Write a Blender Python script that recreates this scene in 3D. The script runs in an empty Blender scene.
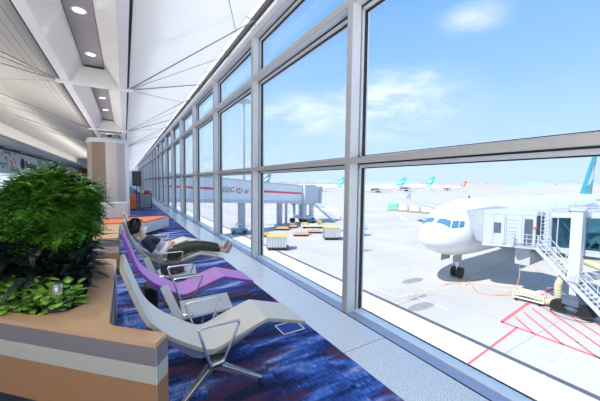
import bpy, math, random
from mathutils import Vector, Matrix, noise
random.seed(7)
S = bpy.context.scene
C = S.collection
PI = math.pi

# ------------------------------------------------------------------ camera
cam = bpy.data.objects.new('camera', bpy.data.cameras.new('camera'))
C.objects.link(cam)
cam.matrix_world = Matrix(((0.85597, 0.02137, -0.51658, 0), (-0.51689, 0.05743, -0.85412, 0),
                           (0.01142, 0.99812, 0.06021, 1.565), (0, 0, 0, 1)))
cam.data.sensor_width = 36
cam.data.lens = 17.4
cam.data.clip_start = 0.05
cam.data.clip_end = 9000
S.camera = cam
S.view_settings.view_transform = 'Standard'
S.view_settings.look = 'None'
S.view_settings.gamma = 1
S.view_settings.exposure = 0.55

# ------------------------------------------------------------------ sky
W = bpy.data.worlds.new('sky'); S.world = W
W.use_nodes = True
nt = W.node_tree; nt.nodes.clear()
def wn(t, **k):
    n = nt.nodes.new(t)
    for a, b in k.items(): setattr(n, a, b)
    return n
L = nt.links.new
tc = wn('ShaderNodeTexCoord')
sep = wn('ShaderNodeSeparateXYZ'); L(tc.outputs['Generated'], sep.inputs[0])
ramp = wn('ShaderNodeValToRGB'); L(sep.outputs['Z'], ramp.inputs[0])
cr = ramp.color_ramp
cr.elements[0].position = 0.0; cr.elements[0].color = (.60, .73, .83, 1)
cr.elements[1].position = 1.0; cr.elements[1].color = (.10, .27, .72, 1)
for p, c in ((.06, (.56, .72, .86)), (.16, (.46, .66, .86)), (.30, (.32, .55, .84)), (.50, (.20, .43, .80))):
    e = cr.elements.new(p); e.color = (*c, 1)
mp = wn('ShaderNodeMapping'); mp.inputs['Scale'].default_value = (2.6, 2.6, 8.0); L(tc.outputs['Generated'], mp.inputs[0])
nz = wn('ShaderNodeTexNoise'); nz.inputs['Scale'].default_value = 2.3; nz.inputs['Detail'].default_value = 9
nz.inputs['Roughness'].default_value = .58; nz.inputs['Distortion'].default_value = .35; L(mp.outputs[0], nz.inputs['Vector'])
def blob(c, r, zs=2.0):
    sb = wn('ShaderNodeVectorMath', operation='SUBTRACT'); L(tc.outputs['Generated'], sb.inputs[0]); sb.inputs[1].default_value = c
    ml = wn('ShaderNodeVectorMath', operation='MULTIPLY'); L(sb.outputs[0], ml.inputs[0]); ml.inputs[1].default_value = (1, 1, zs)
    ln = wn('ShaderNodeVectorMath', operation='LENGTH'); L(ml.outputs[0], ln.inputs[0])
    mr = wn('ShaderNodeMapRange', interpolation_type='SMOOTHSTEP'); L(ln.outputs['Value'], mr.inputs['Value'])
    mr.inputs['From Min'].default_value = 0; mr.inputs['From Max'].default_value = r
    mr.inputs['To Min'].default_value = 1; mr.inputs['To Max'].default_value = 0
    return mr.outputs[0]
acc = None
for c, r, zs, w in (((.71, .65, .245), .33, 2.2, 1.15), ((.76, .57, .32), .12, 2.4, .8), ((.50, .83, .225), .24, 2.6, 1.15), ((.79, .44, .435), .12, 2.2, .65), ((-.3, .6, .5), .9, 1, .6), ((-.8, -.4, .4), .9, 1, .7)):
    b = blob(c, r, zs)
    m = wn('ShaderNodeMath', operation='MULTIPLY'); L(b, m.inputs[0]); m.inputs[1].default_value = w
    if acc is None: acc = m.outputs[0]
    else:
        mx = wn('ShaderNodeMath', operation='MAXIMUM'); L(acc, mx.inputs[0]); L(m.outputs[0], mx.inputs[1]); acc = mx.outputs[0]
th = wn('ShaderNodeMapRange', interpolation_type='SMOOTHSTEP'); L(nz.outputs['Fac'], th.inputs['Value'])
th.inputs['From Min'].default_value = .30; th.inputs['From Max'].default_value = .74
mm = wn('ShaderNodeMath', operation='MULTIPLY'); L(th.outputs[0], mm.inputs[0]); L(acc, mm.inputs[1])
cmx = wn('ShaderNodeMix', data_type='RGBA'); L(mm.outputs[0], cmx.inputs['Factor']); L(ramp.outputs[0], cmx.inputs['A'])
cmx.inputs['B'].default_value = (.92, .95, .97, 1)
bg = wn('ShaderNodeBackground'); L(cmx.outputs['Result'], bg.inputs['Color']); bg.inputs['Strength'].default_value = 0.86
wo = wn('ShaderNodeOutputWorld'); L(bg.outputs[0], wo.inputs[0])

sun = bpy.data.objects.new('sun', bpy.data.lights.new('sun', 'SUN')); C.objects.link(sun)
sun.data.energy = 4.2; sun.data.angle = .01; sun.data.color = (1, .965, .91)
sun.rotation_euler = Vector((-4.0, -.5, 4.5)).to_track_quat('Z', 'Y').to_euler()

# cove uplight above the shop canopy, then three added fill lamps for the hall
def area(name, loc, rot, sx, sy, e, col=(1, .93, .84)):
    l = bpy.data.lights.new(name, 'AREA'); l.shape = 'RECTANGLE'; l.size = sx; l.size_y = sy; l.energy = e; l.color = col
    o = bpy.data.objects.new(name, l); C.objects.link(o); o.location = loc; o.rotation_euler = rot
    return o
area('cove_lamp', (-4.6, 24, 3.30), (PI, 0.15, 0), .7, 56, 420, (1, .94, .86))
area('ceiling_fill_light', (-1.6, -3.2, .35), (PI, 0, 0), 4.5, 3.2, 640, (1, .94, .86))  # added lamp behind the camera, brightens the ceiling from below
area('column_fill_light', (-3.3, 9.2, .35), (PI, 0, 0), 1.6, 5.0, 170, (1, .93, .84))  # added lamp hidden behind the tree, lifts the vault and column
area('hall_fill_light', (-2.6, 1.0, 4.3), (0, 0, 0), 1.2, 6.0, 150, (1, .95, .88))  # added overhead fill, no fitting hangs here

# ------------------------------------------------------------------ helpers
def srgb(r, g, b):
    f = lambda c: (c / 255 / 12.92) if c <= 10 else ((c / 255 + .055) / 1.055) ** 2.4
    return (f(r), f(g), f(b))
MATS = {}
def mat(name, col, rough=.5, metal=0.0, var=.06, scale=8.0, bump=0.0, emit=None, spec=.5, coat=0.0, trans=0.0):
    if name in MATS: return MATS[name]
    m = bpy.data.materials.new(name); m.use_nodes = True; t = m.node_tree
    b = t.nodes['Principled BSDF']
    b.inputs['Roughness'].default_value = rough; b.inputs['Metallic'].default_value = metal
    b.inputs['Specular IOR Level'].default_value = spec; b.inputs['Coat Weight'].default_value = coat
    co = t.nodes.new('ShaderNodeTexCoord'); n = t.nodes.new('ShaderNodeTexNoise')
    n.inputs['Scale'].default_value = scale; n.inputs['Detail'].default_value = 5
    t.links.new(co.outputs['Object'], n.inputs['Vector'])
    mx = t.nodes.new('ShaderNodeMix'); mx.data_type = 'RGBA'
    mx.inputs['A'].default_value = (*[c * (1 - var) for c in col], 1)
    mx.inputs['B'].default_value = (*[min(1, c * (1 + var)) for c in col], 1)
    t.links.new(n.outputs['Fac'], mx.inputs['Factor']); t.links.new(mx.outputs['Result'], b.inputs['Base Color'])
    if bump:
        bp = t.nodes.new('ShaderNodeBump'); bp.inputs['Strength'].default_value = bump; bp.inputs['Distance'].default_value = .01
        t.links.new(n.outputs['Fac'], bp.inputs['Height']); t.links.new(bp.outputs[0], b.inputs['Normal'])
    if emit:
        b.inputs['Emission Color'].default_value = (*col, 1); b.inputs['Emission Strength'].default_value = emit
    MATS[name] = m
    return m

class MB:
    def __init__(s): s.v = []; s.f = []; s.mi = []
    def add(s, vs, fs, mi=0):
        n = len(s.v); s.v += [tuple(v) for v in vs]
        for f in fs: s.f.append([i + n for i in f]); s.mi.append(mi)
    def box(s, a, b, mi=0, M=None):
        x0, y0, z0 = a; x1, y1, z1 = b
        vs = [Vector(p) for p in ((x0, y0, z0), (x1, y0, z0), (x1, y1, z0), (x0, y1, z0), (x0, y0, z1), (x1, y0, z1), (x1, y1, z1), (x0, y1, z1))]
        if M: vs = [M @ v for v in vs]
        s.add(vs, [(0, 3, 2, 1), (4, 5, 6, 7), (0, 1, 5, 4), (1, 2, 6, 5), (2, 3, 7, 6), (3, 0, 4, 7)], mi)
    def beam(s, p, q, w, h, mi=0, up=(0, 0, 1), w2=None, h2=None):
        p = Vector(p); q = Vector(q); d = (q - p).normalized(); u = Vector(up)
        if abs(d.dot(u)) > .98: u = Vector((1, 0, 0))
        a = d.cross(u).normalized(); c = a.cross(d).normalized()
        w2 = w if w2 is None else w2; h2 = h if h2 is None else h2
        vs = []
        for P, ww, hh in ((p, w, h), (q, w2, h2)):
            for i, j in ((-1, -1), (1, -1), (1, 1), (-1, 1)): vs.append(P + a * i * ww / 2 + c * j * hh / 2)
        s.add(vs, [(0, 3, 2, 1), (4, 5, 6, 7), (0, 1, 5, 4), (1, 2, 6, 5), (2, 3, 7, 6), (3, 0, 4, 7)], mi)
    def tube(s, pts, r, n=8, mi=0, closed=False, rs=None):
        pts = [Vector(p) for p in pts]; k = len(pts); vs = []; prev = None
        for i, p in enumerate(pts):
            if closed: d = (pts[(i + 1) % k] - pts[i - 1]).normalized()
            else: d = (pts[min(i + 1, k - 1)] - pts[max(i - 1, 0)]).normalized()
            if prev is None:
                u = Vector((0, 0, 1)) if abs(d.z) < .9 else Vector((1, 0, 0)); a = d.cross(u).normalized()
            else: a = (prev - d * prev.dot(d)).normalized()
            prev = a; b = d.cross(a); rr = rs[i] if rs else r
            for j in range(n):
                t = 2 * PI * j / n; vs.append(p + a * math.cos(t) * rr + b * math.sin(t) * rr)
        fs = []
        for i in range(k if closed else k - 1):
            for j in range(n):
                i2 = (i + 1) % k; fs.append((i * n + j, i * n + (j + 1) % n, i2 * n + (j + 1) % n, i2 * n + j))
        if not closed: fs += [tuple(range(n))[::-1], tuple((k - 1) * n + j for j in range(n))]
        s.add(vs, fs, mi)
    def lathe(s, prof, n=24, c=(0, 0, 0), mi=0):
        vs = []; fs = []; k = len(prof)
        for r, z in prof:
            for j in range(n):
                t = 2 * PI * j / n; vs.append((c[0] + r * math.cos(t), c[1] + r * math.sin(t), c[2] + z))
        for i in range(k - 1):
            for j in range(n): fs.append((i * n + j, i * n + (j + 1) % n, (i + 1) * n + (j + 1) % n, (i + 1) * n + j))
        fs += [tuple(range(n))[::-1], tuple((k - 1) * n + j for j in range(n))]
        s.add(vs, fs, mi)
    def prism(s, poly, z0, z1, mi=0, f=None):
        f = f or (lambda x, y, z: (x, y, z)); n = len(poly)
        vs = [f(x, y, z0) for x, y in poly] + [f(x, y, z1) for x, y in poly]
        s.add(vs, [tuple(range(n))[::-1], tuple(range(n, 2 * n))] + [(i, (i + 1) % n, n + (i + 1) % n, n + i) for i in range(n)], mi)
    def ball(s, c, r, n=10, m=7, mi=0, sc=(1, 1, 1)):
        vs = []; fs = []
        for i in range(1, m):
            p = PI * i / m
            for j in range(n):
                t = 2 * PI * j / n
                vs.append((c[0] + r * sc[0] * math.sin(p) * math.cos(t), c[1] + r * sc[1] * math.sin(p) * math.sin(t), c[2] + r * sc[2] * math.cos(p)))
        a = len(vs); vs += [(c[0], c[1], c[2] + r * sc[2]), (c[0], c[1], c[2] - r * sc[2])]
        for i in range(m - 2):
            for j in range(n): fs.append((i * n + j, (i + 1) * n + j, (i + 1) * n + (j + 1) % n, i * n + (j + 1) % n))
        for j in range(n): fs.append((a, j, (j + 1) % n)); fs.append((a + 1, (m - 2) * n + (j + 1) % n, (m - 2) * n + j))
        s.add(vs, fs, mi)
    def build(s, name, m, parent=None, bevel=0, smooth=False, seg=2, recalc=True, solid=0, angle=None, origin=None):
        me = bpy.data.meshes.new(name)
        vs = s.v
        if origin: vs = [(x - origin[0], y - origin[1], z - origin[2]) for x, y, z in vs]
        me.from_pydata(vs, [], s.f)
        ms = m if isinstance(m, (list, tuple)) else [m]
        for q in ms: me.materials.append(q)
        me.polygons.foreach_set('material_index', s.mi)
        if recalc:
            import bmesh
            bm = bmesh.new(); bm.from_mesh(me); bmesh.ops.recalc_face_normals(bm, faces=bm.faces); bm.to_mesh(me); bm.free()
        o = bpy.data.objects.new(name, me); C.objects.link(o)
        if smooth:
            me.polygons.foreach_set('use_smooth', [True] * len(me.polygons))
            if angle: me.set_sharp_from_angle(angle=angle)
        if solid:
            md = o.modifiers.new('solid', 'SOLIDIFY'); md.thickness = solid; md.offset = 0
        if bevel:
            md = o.modifiers.new('bevel', 'BEVEL'); md.width = bevel; md.segments = seg; md.limit_method = 'ANGLE'
        if origin: o.location = origin
        if parent: o.parent = parent
        return o
def tag(o, label, cat, group=None, kind=None):
    if label: o['label'] = label
    if cat: o['category'] = cat
    if group: o['group'] = group
    if kind: o['kind'] = kind
    return o
def thing(name, label, cat, loc=(0, 0, 0), group=None, rz=0):
    o = bpy.data.objects.new(name, None); C.objects.link(o); o.location = loc; o.rotation_euler = (0, 0, rz); o.empty_display_size = .1
    return tag(o, label, cat, group)
def struct(o, label=None):
    o['kind'] = 'structure'
    if label: o['label'] = label
    return o
def copy_tree(o, parent=None):
    c = o.copy(); C.objects.link(c); c.parent = parent
    for ch in list(o.children): copy_tree(ch, c)
    return c
def text(name, body, size, m, parent, loc, rot, ext=.01, sx=1.0, align='CENTER'):
    cu = bpy.data.curves.new(name + '_c', 'FONT'); cu.body = body; cu.size = size; cu.extrude = ext; cu.align_x = align; cu.align_y = 'CENTER'
    cu.offset = size * .012
    to = bpy.data.objects.new('tmp', cu); C.objects.link(to)
    dg = bpy.context.evaluated_depsgraph_get()
    me = bpy.data.meshes.new_from_object(to.evaluated_get(dg)); bpy.data.objects.remove(to)
    me.materials.clear(); me.materials.append(m)
    o = bpy.data.objects.new(name, me); C.objects.link(o); o.parent = parent; o.location = loc; o.rotation_euler = rot; o.scale = (sx, 1, 1)
    return o

# ------------------------------------------------------------------ materials
def grid_mat(name, build):
    m = bpy.data.materials.new(name); m.use_nodes = True; t = m.node_tree
    build(t, t.nodes['Principled BSDF'], t.nodes.new('ShaderNodeTexCoord').outputs['Object']); MATS[name] = m; return m
def N(t, ty, **k):
    n = t.nodes.new(ty)
    for a, b in k.items(): setattr(n, a, b)
    return n
def carpet(t, b, co):
    l = t.links.new
    # half-metre tiles, each with its own offset into the streaky print
    sn = N(t, 'ShaderNodeVectorMath', operation='SNAP'); l(co, sn.inputs[0]); sn.inputs[1].default_value = (.5, .5, 10)
    wn_ = N(t, 'ShaderNodeTexWhiteNoise', noise_dimensions='3D'); l(sn.outputs[0], wn_.inputs['Vector'])
    sc = N(t, 'ShaderNodeVectorMath', operation='SCALE'); l(wn_.outputs['Color'], sc.inputs[0]); sc.inputs['Scale'].default_value = .13
    ad = N(t, 'ShaderNodeVectorMath', operation='ADD'); l(co, ad.inputs[0]); l(sc.outputs[0], ad.inputs[1])
    mp = N(t, 'ShaderNodeMapping'); mp.inputs['Scale'].default_value = (.85, 4.0, 1); mp.inputs['Rotation'].default_value = (0, 0, math.radians(-8)); l(ad.outputs[0], mp.inputs[0])
    n1 = N(t, 'ShaderNodeTexNoise'); n1.inputs['Scale'].default_value = 1.0; n1.inputs['Detail'].default_value = 7; n1.inputs['Roughness'].default_value = .55; n1.inputs['Distortion'].default_value = .25; l(mp.outputs[0], n1.inputs['Vector'])
    mp2 = N(t, 'ShaderNodeMapping'); mp2.inputs['Scale'].default_value = (55, 8, 1); l(co, mp2.inputs[0])
    n2 = N(t, 'ShaderNodeTexNoise'); n2.inputs['Scale'].default_value = 1.6; n2.inputs['Detail'].default_value = 3; l(mp2.outputs[0], n2.inputs['Vector'])
    a = N(t, 'ShaderNodeMath', operation='MULTIPLY_ADD'); l(n2.outputs['Fac'], a.inputs[0]); a.inputs[1].default_value = .24; l(n1.outputs['Fac'], a.inputs[2])
    r = N(t, 'ShaderNodeValToRGB'); l(a.outputs[0], r.inputs[0]); e = r.color_ramp.elements
    e[0].position = .50; e[0].color = (.006, .010, .050, 1); e[1].position = .80; e[1].color = (.66, .66, .82, 1)
    for p, c in ((.575, (.010, .024, .125)), (.625, (.020, .075, .33)), (.67, (.05, .16, .54)), (.705, (.15, .23, .60)), (.75, (.38, .39, .68))):
        q = e.new(p); q.color = (*c, 1)
    mp3 = N(t, 'ShaderNodeMapping'); mp3.inputs['Scale'].default_value = (.9, 3.6, 1); mp3.inputs['Location'].default_value = (7.3, 2.2, 0); l(ad.outputs[0], mp3.inputs[0])
    n3 = N(t, 'ShaderNodeTexNoise'); n3.inputs['Scale'].default_value = 1.2; n3.inputs['Detail'].default_value = 6; l(mp3.outputs[0], n3.inputs['Vector'])
    r3 = N(t, 'ShaderNodeMapRange', interpolation_type='SMOOTHSTEP'); l(n3.outputs['Fac'], r3.inputs['Value']); r3.inputs['From Min'].default_value = .52; r3.inputs['From Max'].default_value = .60; r3.inputs['To Max'].default_value = .75
    mx = N(t, 'ShaderNodeMix', data_type='RGBA'); l(r3.outputs[0], mx.inputs['Factor']); l(r.outputs[0], mx.inputs['A']); mx.inputs['B'].default_value = (.085, .030, .075, 1)
    l(mx.outputs['Result'], b.inputs['Base Color']); b.inputs['Roughness'].default_value = .9; b.inputs['Specular IOR Level'].default_value = .2; b.inputs['Sheen Weight'].default_value = .12; b.inputs['Sheen Roughness'].default_value = .45; b.inputs['Sheen Tint'].default_value = (.75, .8, 1, 1)
    bp = N(t, 'ShaderNodeBump'); bp.inputs['Strength'].default_value = .4; bp.inputs['Distance'].default_value = .004; l(n2.outputs['Fac'], bp.inputs['Height']); l(bp.outputs[0], b.inputs['Normal'])
M_carpet = grid_mat('carpet_tile', carpet)
def terrazzo(t, b, co):
    l = t.links.new
    v = N(t, 'ShaderNodeTexNoise'); v.inputs['Scale'].default_value = 95; v.inputs['Detail'].default_value = 4; l(co, v.inputs['Vector'])
    r = N(t, 'ShaderNodeValToRGB'); l(v.outputs['Fac'], r.inputs[0]); e = r.color_ramp.elements
    e[0].position = .36; e[0].color = (.48, .57, .66, 1); e[1].position = .60; e[1].color = (.88, .91, .93, 1)
    l(r.outputs[0], b.inputs['Base Color']); b.inputs['Roughness'].default_value = .16; b.inputs['Specular IOR Level'].default_value = .65
M_terr = grid_mat('granite', terrazzo)
def concrete(t, b, co):
    l = t.links.new
    n = N(t, 'ShaderNodeTexNoise'); n.inputs['Scale'].default_value = .12; n.inputs['Detail'].default_value = 8; l(co, n.inputs['Vector'])
    r = N(t, 'ShaderNodeValToRGB'); l(n.outputs['Fac'], r.inputs[0]); e = r.color_ramp.elements
    e[0].position = .3; e[0].color = (.50, .47, .445, 1); e[1].position = .7; e[1].color = (.60, .565, .535, 1)
    n2 = N(t, 'ShaderNodeTexNoise'); n2.inputs['Scale'].default_value = .9; n2.inputs['Detail'].default_value = 6; l(co, n2.inputs['Vector'])
    # slab joints every 7.5 m
    br = N(t, 'ShaderNodeTexBrick'); br.offset = 0; br.inputs['Scale'].default_value = 1; br.inputs['Brick Width'].default_value = 7.5; br.inputs['Row Height'].default_value = 7.5
    br.inputs['Mortar Size'].default_value = .035; br.inputs['Color1'].default_value = (1, 1, 1, 1); br.inputs['Color2'].default_value = (.96, .96, .96, 1); br.inputs['Mortar'].default_value = (.74, .74, .75, 1); l(co, br.inputs['Vector'])
    m1 = N(t, 'ShaderNodeMix', data_type='RGBA', blend_type='MULTIPLY'); m1.inputs['Factor'].default_value = 1; l(r.outputs[0], m1.inputs['A']); l(br.outputs['Color'], m1.inputs['B'])
    s = N(t, 'ShaderNodeMapRange', interpolation_type='SMOOTHSTEP'); l(n2.outputs['Fac'], s.inputs['Value']); s.inputs['From Min'].default_value = .62; s.inputs['From Max'].default_value = .78; s.inputs['To Min'].default_value = 1; s.inputs['To Max'].default_value = .78
    m2 = N(t, 'ShaderNodeMix', data_type='RGBA', blend_type='MULTIPLY'); m2.inputs['Factor'].default_value = 1; l(m1.outputs['Result'], m2.inputs['A']); l(s.outputs[0], m2.inputs['B'])
    l(m2.outputs['Result'], b.inputs['Base Color']); b.inputs['Roughness'].default_value = .9; b.inputs['Specular IOR Level'].default_value = .2
M_conc = grid_mat('apron_concrete', concrete)
def louvre(t, b, co):
    l = t.links.new
    s = N(t, 'ShaderNodeSeparateXYZ'); l(co, s.inputs[0])
    m = N(t, 'ShaderNodeMath', operation='MULTIPLY'); l(s.outputs['X'], m.inputs[0]); m.inputs[1].default_value = 6.5
    f = N(t, 'ShaderNodeMath', operation='FRACT'); l(m.outputs[0], f.inputs[0])
    g = N(t, 'ShaderNodeMath', operation='LESS_THAN'); l(f.outputs[0], g.inputs[0]); g.inputs[1].default_value = .10
    mx = N(t, 'ShaderNodeMix', data_type='RGBA'); l(g.outputs[0], mx.inputs['Factor']); mx.inputs['A'].default_value = (.36, .345, .325, 1); mx.inputs['B'].default_value = (.17, .165, .16, 1)
    l(mx.outputs['Result'], b.inputs['Base Color']); b.inputs['Roughness'].default_value = .42
    n = N(t, 'ShaderNodeTexNoise'); n.inputs['Scale'].default_value = 3; l(co, n.inputs['Vector'])
    bp = N(t, 'ShaderNodeBump'); bp.inputs['Strength'].default_value = .25; bp.inputs['Distance'].default_value = .05; l(n.outputs['Fac'], bp.inputs['Height']); l(bp.outputs[0], b.inputs['Normal'])
M_louv = grid_mat('slatted_ceiling', louvre)
def glassm(name, tint, fac):
    m = bpy.data.materials.new(name); m.use_nodes = True; t = m.node_tree; t.nodes.clear()
    tr = N(t, 'ShaderNodeBsdfTransparent'); tr.inputs[0].default_value = (*tint, 1)
    gl = N(t, 'ShaderNodeBsdfGlossy'); gl.inputs['Roughness'].default_value = .01; gl.inputs['Color'].default_value = (1, 1, 1, 1)
    fr = N(t, 'ShaderNodeLayerWeight'); fr.inputs['Blend'].default_value = .5
    pw = N(t, 'ShaderNodeMath', operation='POWER'); t.links.new(fr.outputs['Facing'], pw.inputs[0]); pw.inputs[1].default_value = 5
    ml = N(t, 'ShaderNodeMath', operation='MULTIPLY_ADD'); t.links.new(pw.outputs[0], ml.inputs[0]); ml.inputs[1].default_value = .55 * fac; ml.inputs[2].default_value = .015 * fac
    mx = N(t, 'ShaderNodeMixShader'); t.links.new(ml.outputs[0], mx.inputs[0]); t.links.new(tr.outputs[0], mx.inputs[1]); t.links.new(gl.outputs[0], mx.inputs[2])
    o = N(t, 'ShaderNodeOutputMaterial'); t.links.new(mx.outputs[0], o.inputs[0]); return m
M_glass = glassm('window_glass', (.93, .97, .985), 1.0)
M_glassT = glassm('teal_glass', (.52, .70, .74), 2.0)
def translucent(name, col, k=.55):
    m = bpy.data.materials.new(name); m.use_nodes = True; t = m.node_tree; t.nodes.clear()
    a = N(t, 'ShaderNodeBsdfDiffuse'); a.inputs[0].default_value = (*col, 1)
    b = N(t, 'ShaderNodeBsdfTranslucent'); b.inputs[0].default_value = (*col, 1)
    mx = N(t, 'ShaderNodeMixShader'); mx.inputs[0].default_value = k
    t.links.new(a.outputs[0], mx.inputs[1]); t.links.new(b.outputs[0], mx.inputs[2])
    o = N(t, 'ShaderNodeOutputMaterial'); t.links.new(mx.outputs[0], o.inputs[0]); return m
M_diffuser = translucent('diffuser_sheet', (.97, .94, .90), .8)

M_alu = mat('brushed_aluminium', (.60, .62, .65), .40, .15, .05, 20)
M_aluf = mat('grey_mullion_face', (.40, .39, .385), .5, .1, .05, 20)
M_sill = mat('anodised_sill', (.40, .46, .62), .35, .3, .04, 12)
M_sill2 = mat('pale_sill', (.80, .88, .93), .3, .2, .04, 12)
M_black = mat('black_rubber', (.012, .012, .014), .6)
M_dark = mat('dark_metal', (.05, .048, .05), .5, .3)
M_white = mat('white_paint', (.80, .80, .79), .45, 0, .03, 3)
M_ceil = mat('white_ceiling_panel', (.86, .855, .85), .55, 0, .03, .8)
M_beam = mat('grey_ceiling_panel', (.82, .80, .775), .38, .08, .06, 1.2)
M_strip = mat('taupe_metal_strip', (.42, .40, .40), .4, .3, .08, 3)
M_rod = mat('steel_rod', (.30, .30, .31), .4, .5)
M_steel = mat('polished_steel', (.62, .63, .65), .25, .85, .04)
M_lounger = mat('pale_grey_upholstery', (.66, .655, .62), .8, 0, .05, 40, .15)
M_purple = mat('purple_upholstery', (.46, .24, .60), .8, 0, .06, 40, .15)
M_sideg = mat('beige_piping', (.34, .32, .28), .8)
M_sidep = mat('dark_purple_piping', (.24, .07, .36), .8)
M_tan = mat('tan_laminate', (.58, .37, .22), .42, 0, .06, 5)
M_greyb = mat('grey_band', (.215, .185, .19), .6, 0, .04, 30)
M_cream = mat('cream_band', (.50, .485, .40), .6, 0, .04, 30)
M_brownb = mat('brown_wood_band', (.42, .215, .09), .5, 0, .1, 9)
M_endg = mat('pale_side_panel', (.52, .58, .66), .5, 0, .04)

# ------------------------------------------------------------------ SETTING: floor
o = MB(); o.box((-8, -6, -.2), (1.70, 75, 0)); struct(o.build('floor', M_carpet), 'blue streaked carpet tiles')
o = MB(); gm = MB()
for k in range(-2, 25):
    y0 = 2.0 + 3 * k; o.box((1.703, y0 + .004, -.2), (2.235, y0 + 2.996, .001))
gm.box((1.70, -6, -.21), (2.25, 75, -.004))
fl = o.build('floor_stone_strip', M_terr); struct(fl, 'speckled polished stone strip'); fl.name = 'floor.001'
g = gm.build('trim_1', M_dark); struct(g)
o = MB(); o.box((2.25, -6, -.2), (2.37, 75, .004)); struct(o.build('trim_2', M_sill), 'blue grey metal sill')
o = MB(); o.box((2.372, -6, -.2), (2.495, 75, .014)); struct(o.build('trim_3', M_sill2), 'pale metal sill')
o = MB(); o.box((2.495, -6, -.6), (2.515, 75, .018)); o.box((2.237, -6, -.2), (2.25, 75, .003)); struct(o.build('trim_4', M_black))
o = MB(); o.box((2.521, -6, -7.9), (2.53, 75, -.03)); struct(o.build('wall_right', M_white), 'outer wall below the window')

# ------------------------------------------------------------------ SETTING: window wall
Y0 = 2.70
NB = 22
mull = MB()
for k in range(-2, NB):
    y = Y0 + 3 * k
    e = MB()
    e.box((2.25, y - .08, .004), (2.262, y, 4.62), 0)
    e.box((2.262, y - .08, .004), (2.385, y, 4.62), 1)
    e.box((2.385, y - .07, .014), (2.40, y - .01, 4.62), 2)
    e.box((2.40, y - .095, .014), (2.50, y + .01, 4.62), 1)
    e.box((2.43, y - .105, .03), (2.47, y + .02, 4.60), 2)
    struct(e.build('trim_%d' % (k + 12), [M_aluf, M_alu, M_black], bevel=.0), 'vertical aluminium mullion')
for k in range(-2, NB - 1):
    y0 = Y0 + 3 * k; y1 = y0 + 2.92
    w = bpy.data.objects.new('window_%d' % (k + 3), None); C.objects.link(w); w.location = (2.45, y0 + 1.46, 0); struct(w, 'tall glazed bay')
    off = (-2.45, -(y0 + 1.46), 0)
    def wb(mb, name, m, **kw):
        oo = mb.build(name, m, **kw); oo.parent = w; oo.location = off; return oo
    for nm, (z0, z1) in (('lower_transom', (1.79, 1.86)), ('upper_transom', (3.60, 3.69)), ('head_rail', (4.45, 4.60))):
        q = MB()
        q.box((2.252, y0, z0 + .005), (2.262, y1, z1), 0)
        q.box((2.262, y0, z0 + .015), (2.385, y1, z1 - .003), 1)
        q.box((2.40, y0, z0 - .035), (2.50, y1, z1 + .03), 1)
        q.box((2.385, y0, z0 + .0), (2.40, y1, z1 - .02), 2)
        q.box((2.43, y0 + .01, z0 - .043), (2.47, y1 - .01, z1 + .04), 2)
        wb(q, nm, [M_aluf, M_alu, M_black])
    for z0, z1 in ((.03, 1.75), (1.90, 3.56), (3.73, 4.41)):
        q = MB(); q.add([(2.45, y0 + .02, z0), (2.45, y1 - .02, z0), (2.45, y1 - .02, z1), (2.45, y0 + .02, z1)], [(0, 1, 2, 3)]); wb(q, 'pane', M_glass)

# ------------------------------------------------------------------ SETTING: ceiling
o = MB()      # right-hand white ceiling rising to the window
o.add([(.108, -6, 3.325), (1.92, -6, 4.47), (1.92, 75, 4.47), (.108, 75, 3.325)], [(0, 1, 2, 3)])
struct(o.build('ceiling', translucent('white_ceiling_membrane', (.93, .915, .90), .62), recalc=False), 'white sloping ceiling membrane')
o = MB()
for k in range(-1, 22):
    y = 4.75 + 2.725 * k
    o.beam((.12, y, 3.340), (1.74, y + .0, 4.488), .022, .006)
struct(o.build('trim_40', M_strip), 'ceiling panel joints')
# vaulted slatted ceiling to the left of the beam
def arch(x):
    t = (-.93 - x) / 4.6
    return 3.32 + 1.25 * math.sin(min(1, t) * PI * .62) + .25 * t
o = MB(); vs = []; n = 26
xs = [-.93 - 4.9 * i / n for i in range(n + 1)]
for x in xs: vs += [(x, -6, arch(x)), (x, 75, arch(x))]
o.add(vs, [(2 * i, 2 * i + 1, 2 * i + 3, 2 * i + 2) for i in range(n)])
cl = o.build('ceiling_vault', M_louv, solid=.05, smooth=True); cl.name = 'ceiling.001'; struct(cl, 'slatted pale vaulted ceiling')
# beam: sides, underside bands, taupe lamp strip
def zs(x): return x
o = MB()
sec = [(-.90, 3.30), (-.78, 3.30), (-.60, 3.66)]
sec2 = [(-.27, 3.66), (-.03, 3.30), (.075, 3.30)]
YB0, YB1 = -6, 15.6
for s_ in (sec, sec2):
    for i in range(2):
        (xa, za), (xb, zb) = s_[i], s_[i + 1]
        o.add([(xa, YB0, za), (xb, YB0, zb), (xb, YB1, zb), (xa, YB1, za)], [(0, 1, 2, 3)], 0 if ((s_ is sec and i == 1) or (s_ is sec2 and i == 0)) else 1)
bm_ = o.build('ceiling_beam', [M_beam, M_white], solid=.012); bm_.name = 'trim_41'; struct(bm_, 'boxed ceiling beam')
o = MB(); o.box((-.585, YB0, 3.655), (-.285, YB1, 3.67)); struct(o.build('trim_42', M_strip), 'taupe metal strip that holds the downlights')
o = MB()
for xa, xb in ((-.61, -.585), (-.285, -.262)): o.box((xa, YB0, 3.68), (xb, YB1, 3.70))
o.box((-.935, -6, 3.318), (-.905, 75, 3.34)); o.box((.080, -6, 3.318), (.108, 75, 3.34))
struct(o.build('trim_43', M_black), 'dark shadow gaps along the beam')
o = MB(); o.box((-1.0, -6, 3.9), (.2, 75, 3.95)); o.box((-.9, 15.6, 3.30), (.075, 75, 3.34)); struct(o.build('trim_44', M_white))
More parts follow.
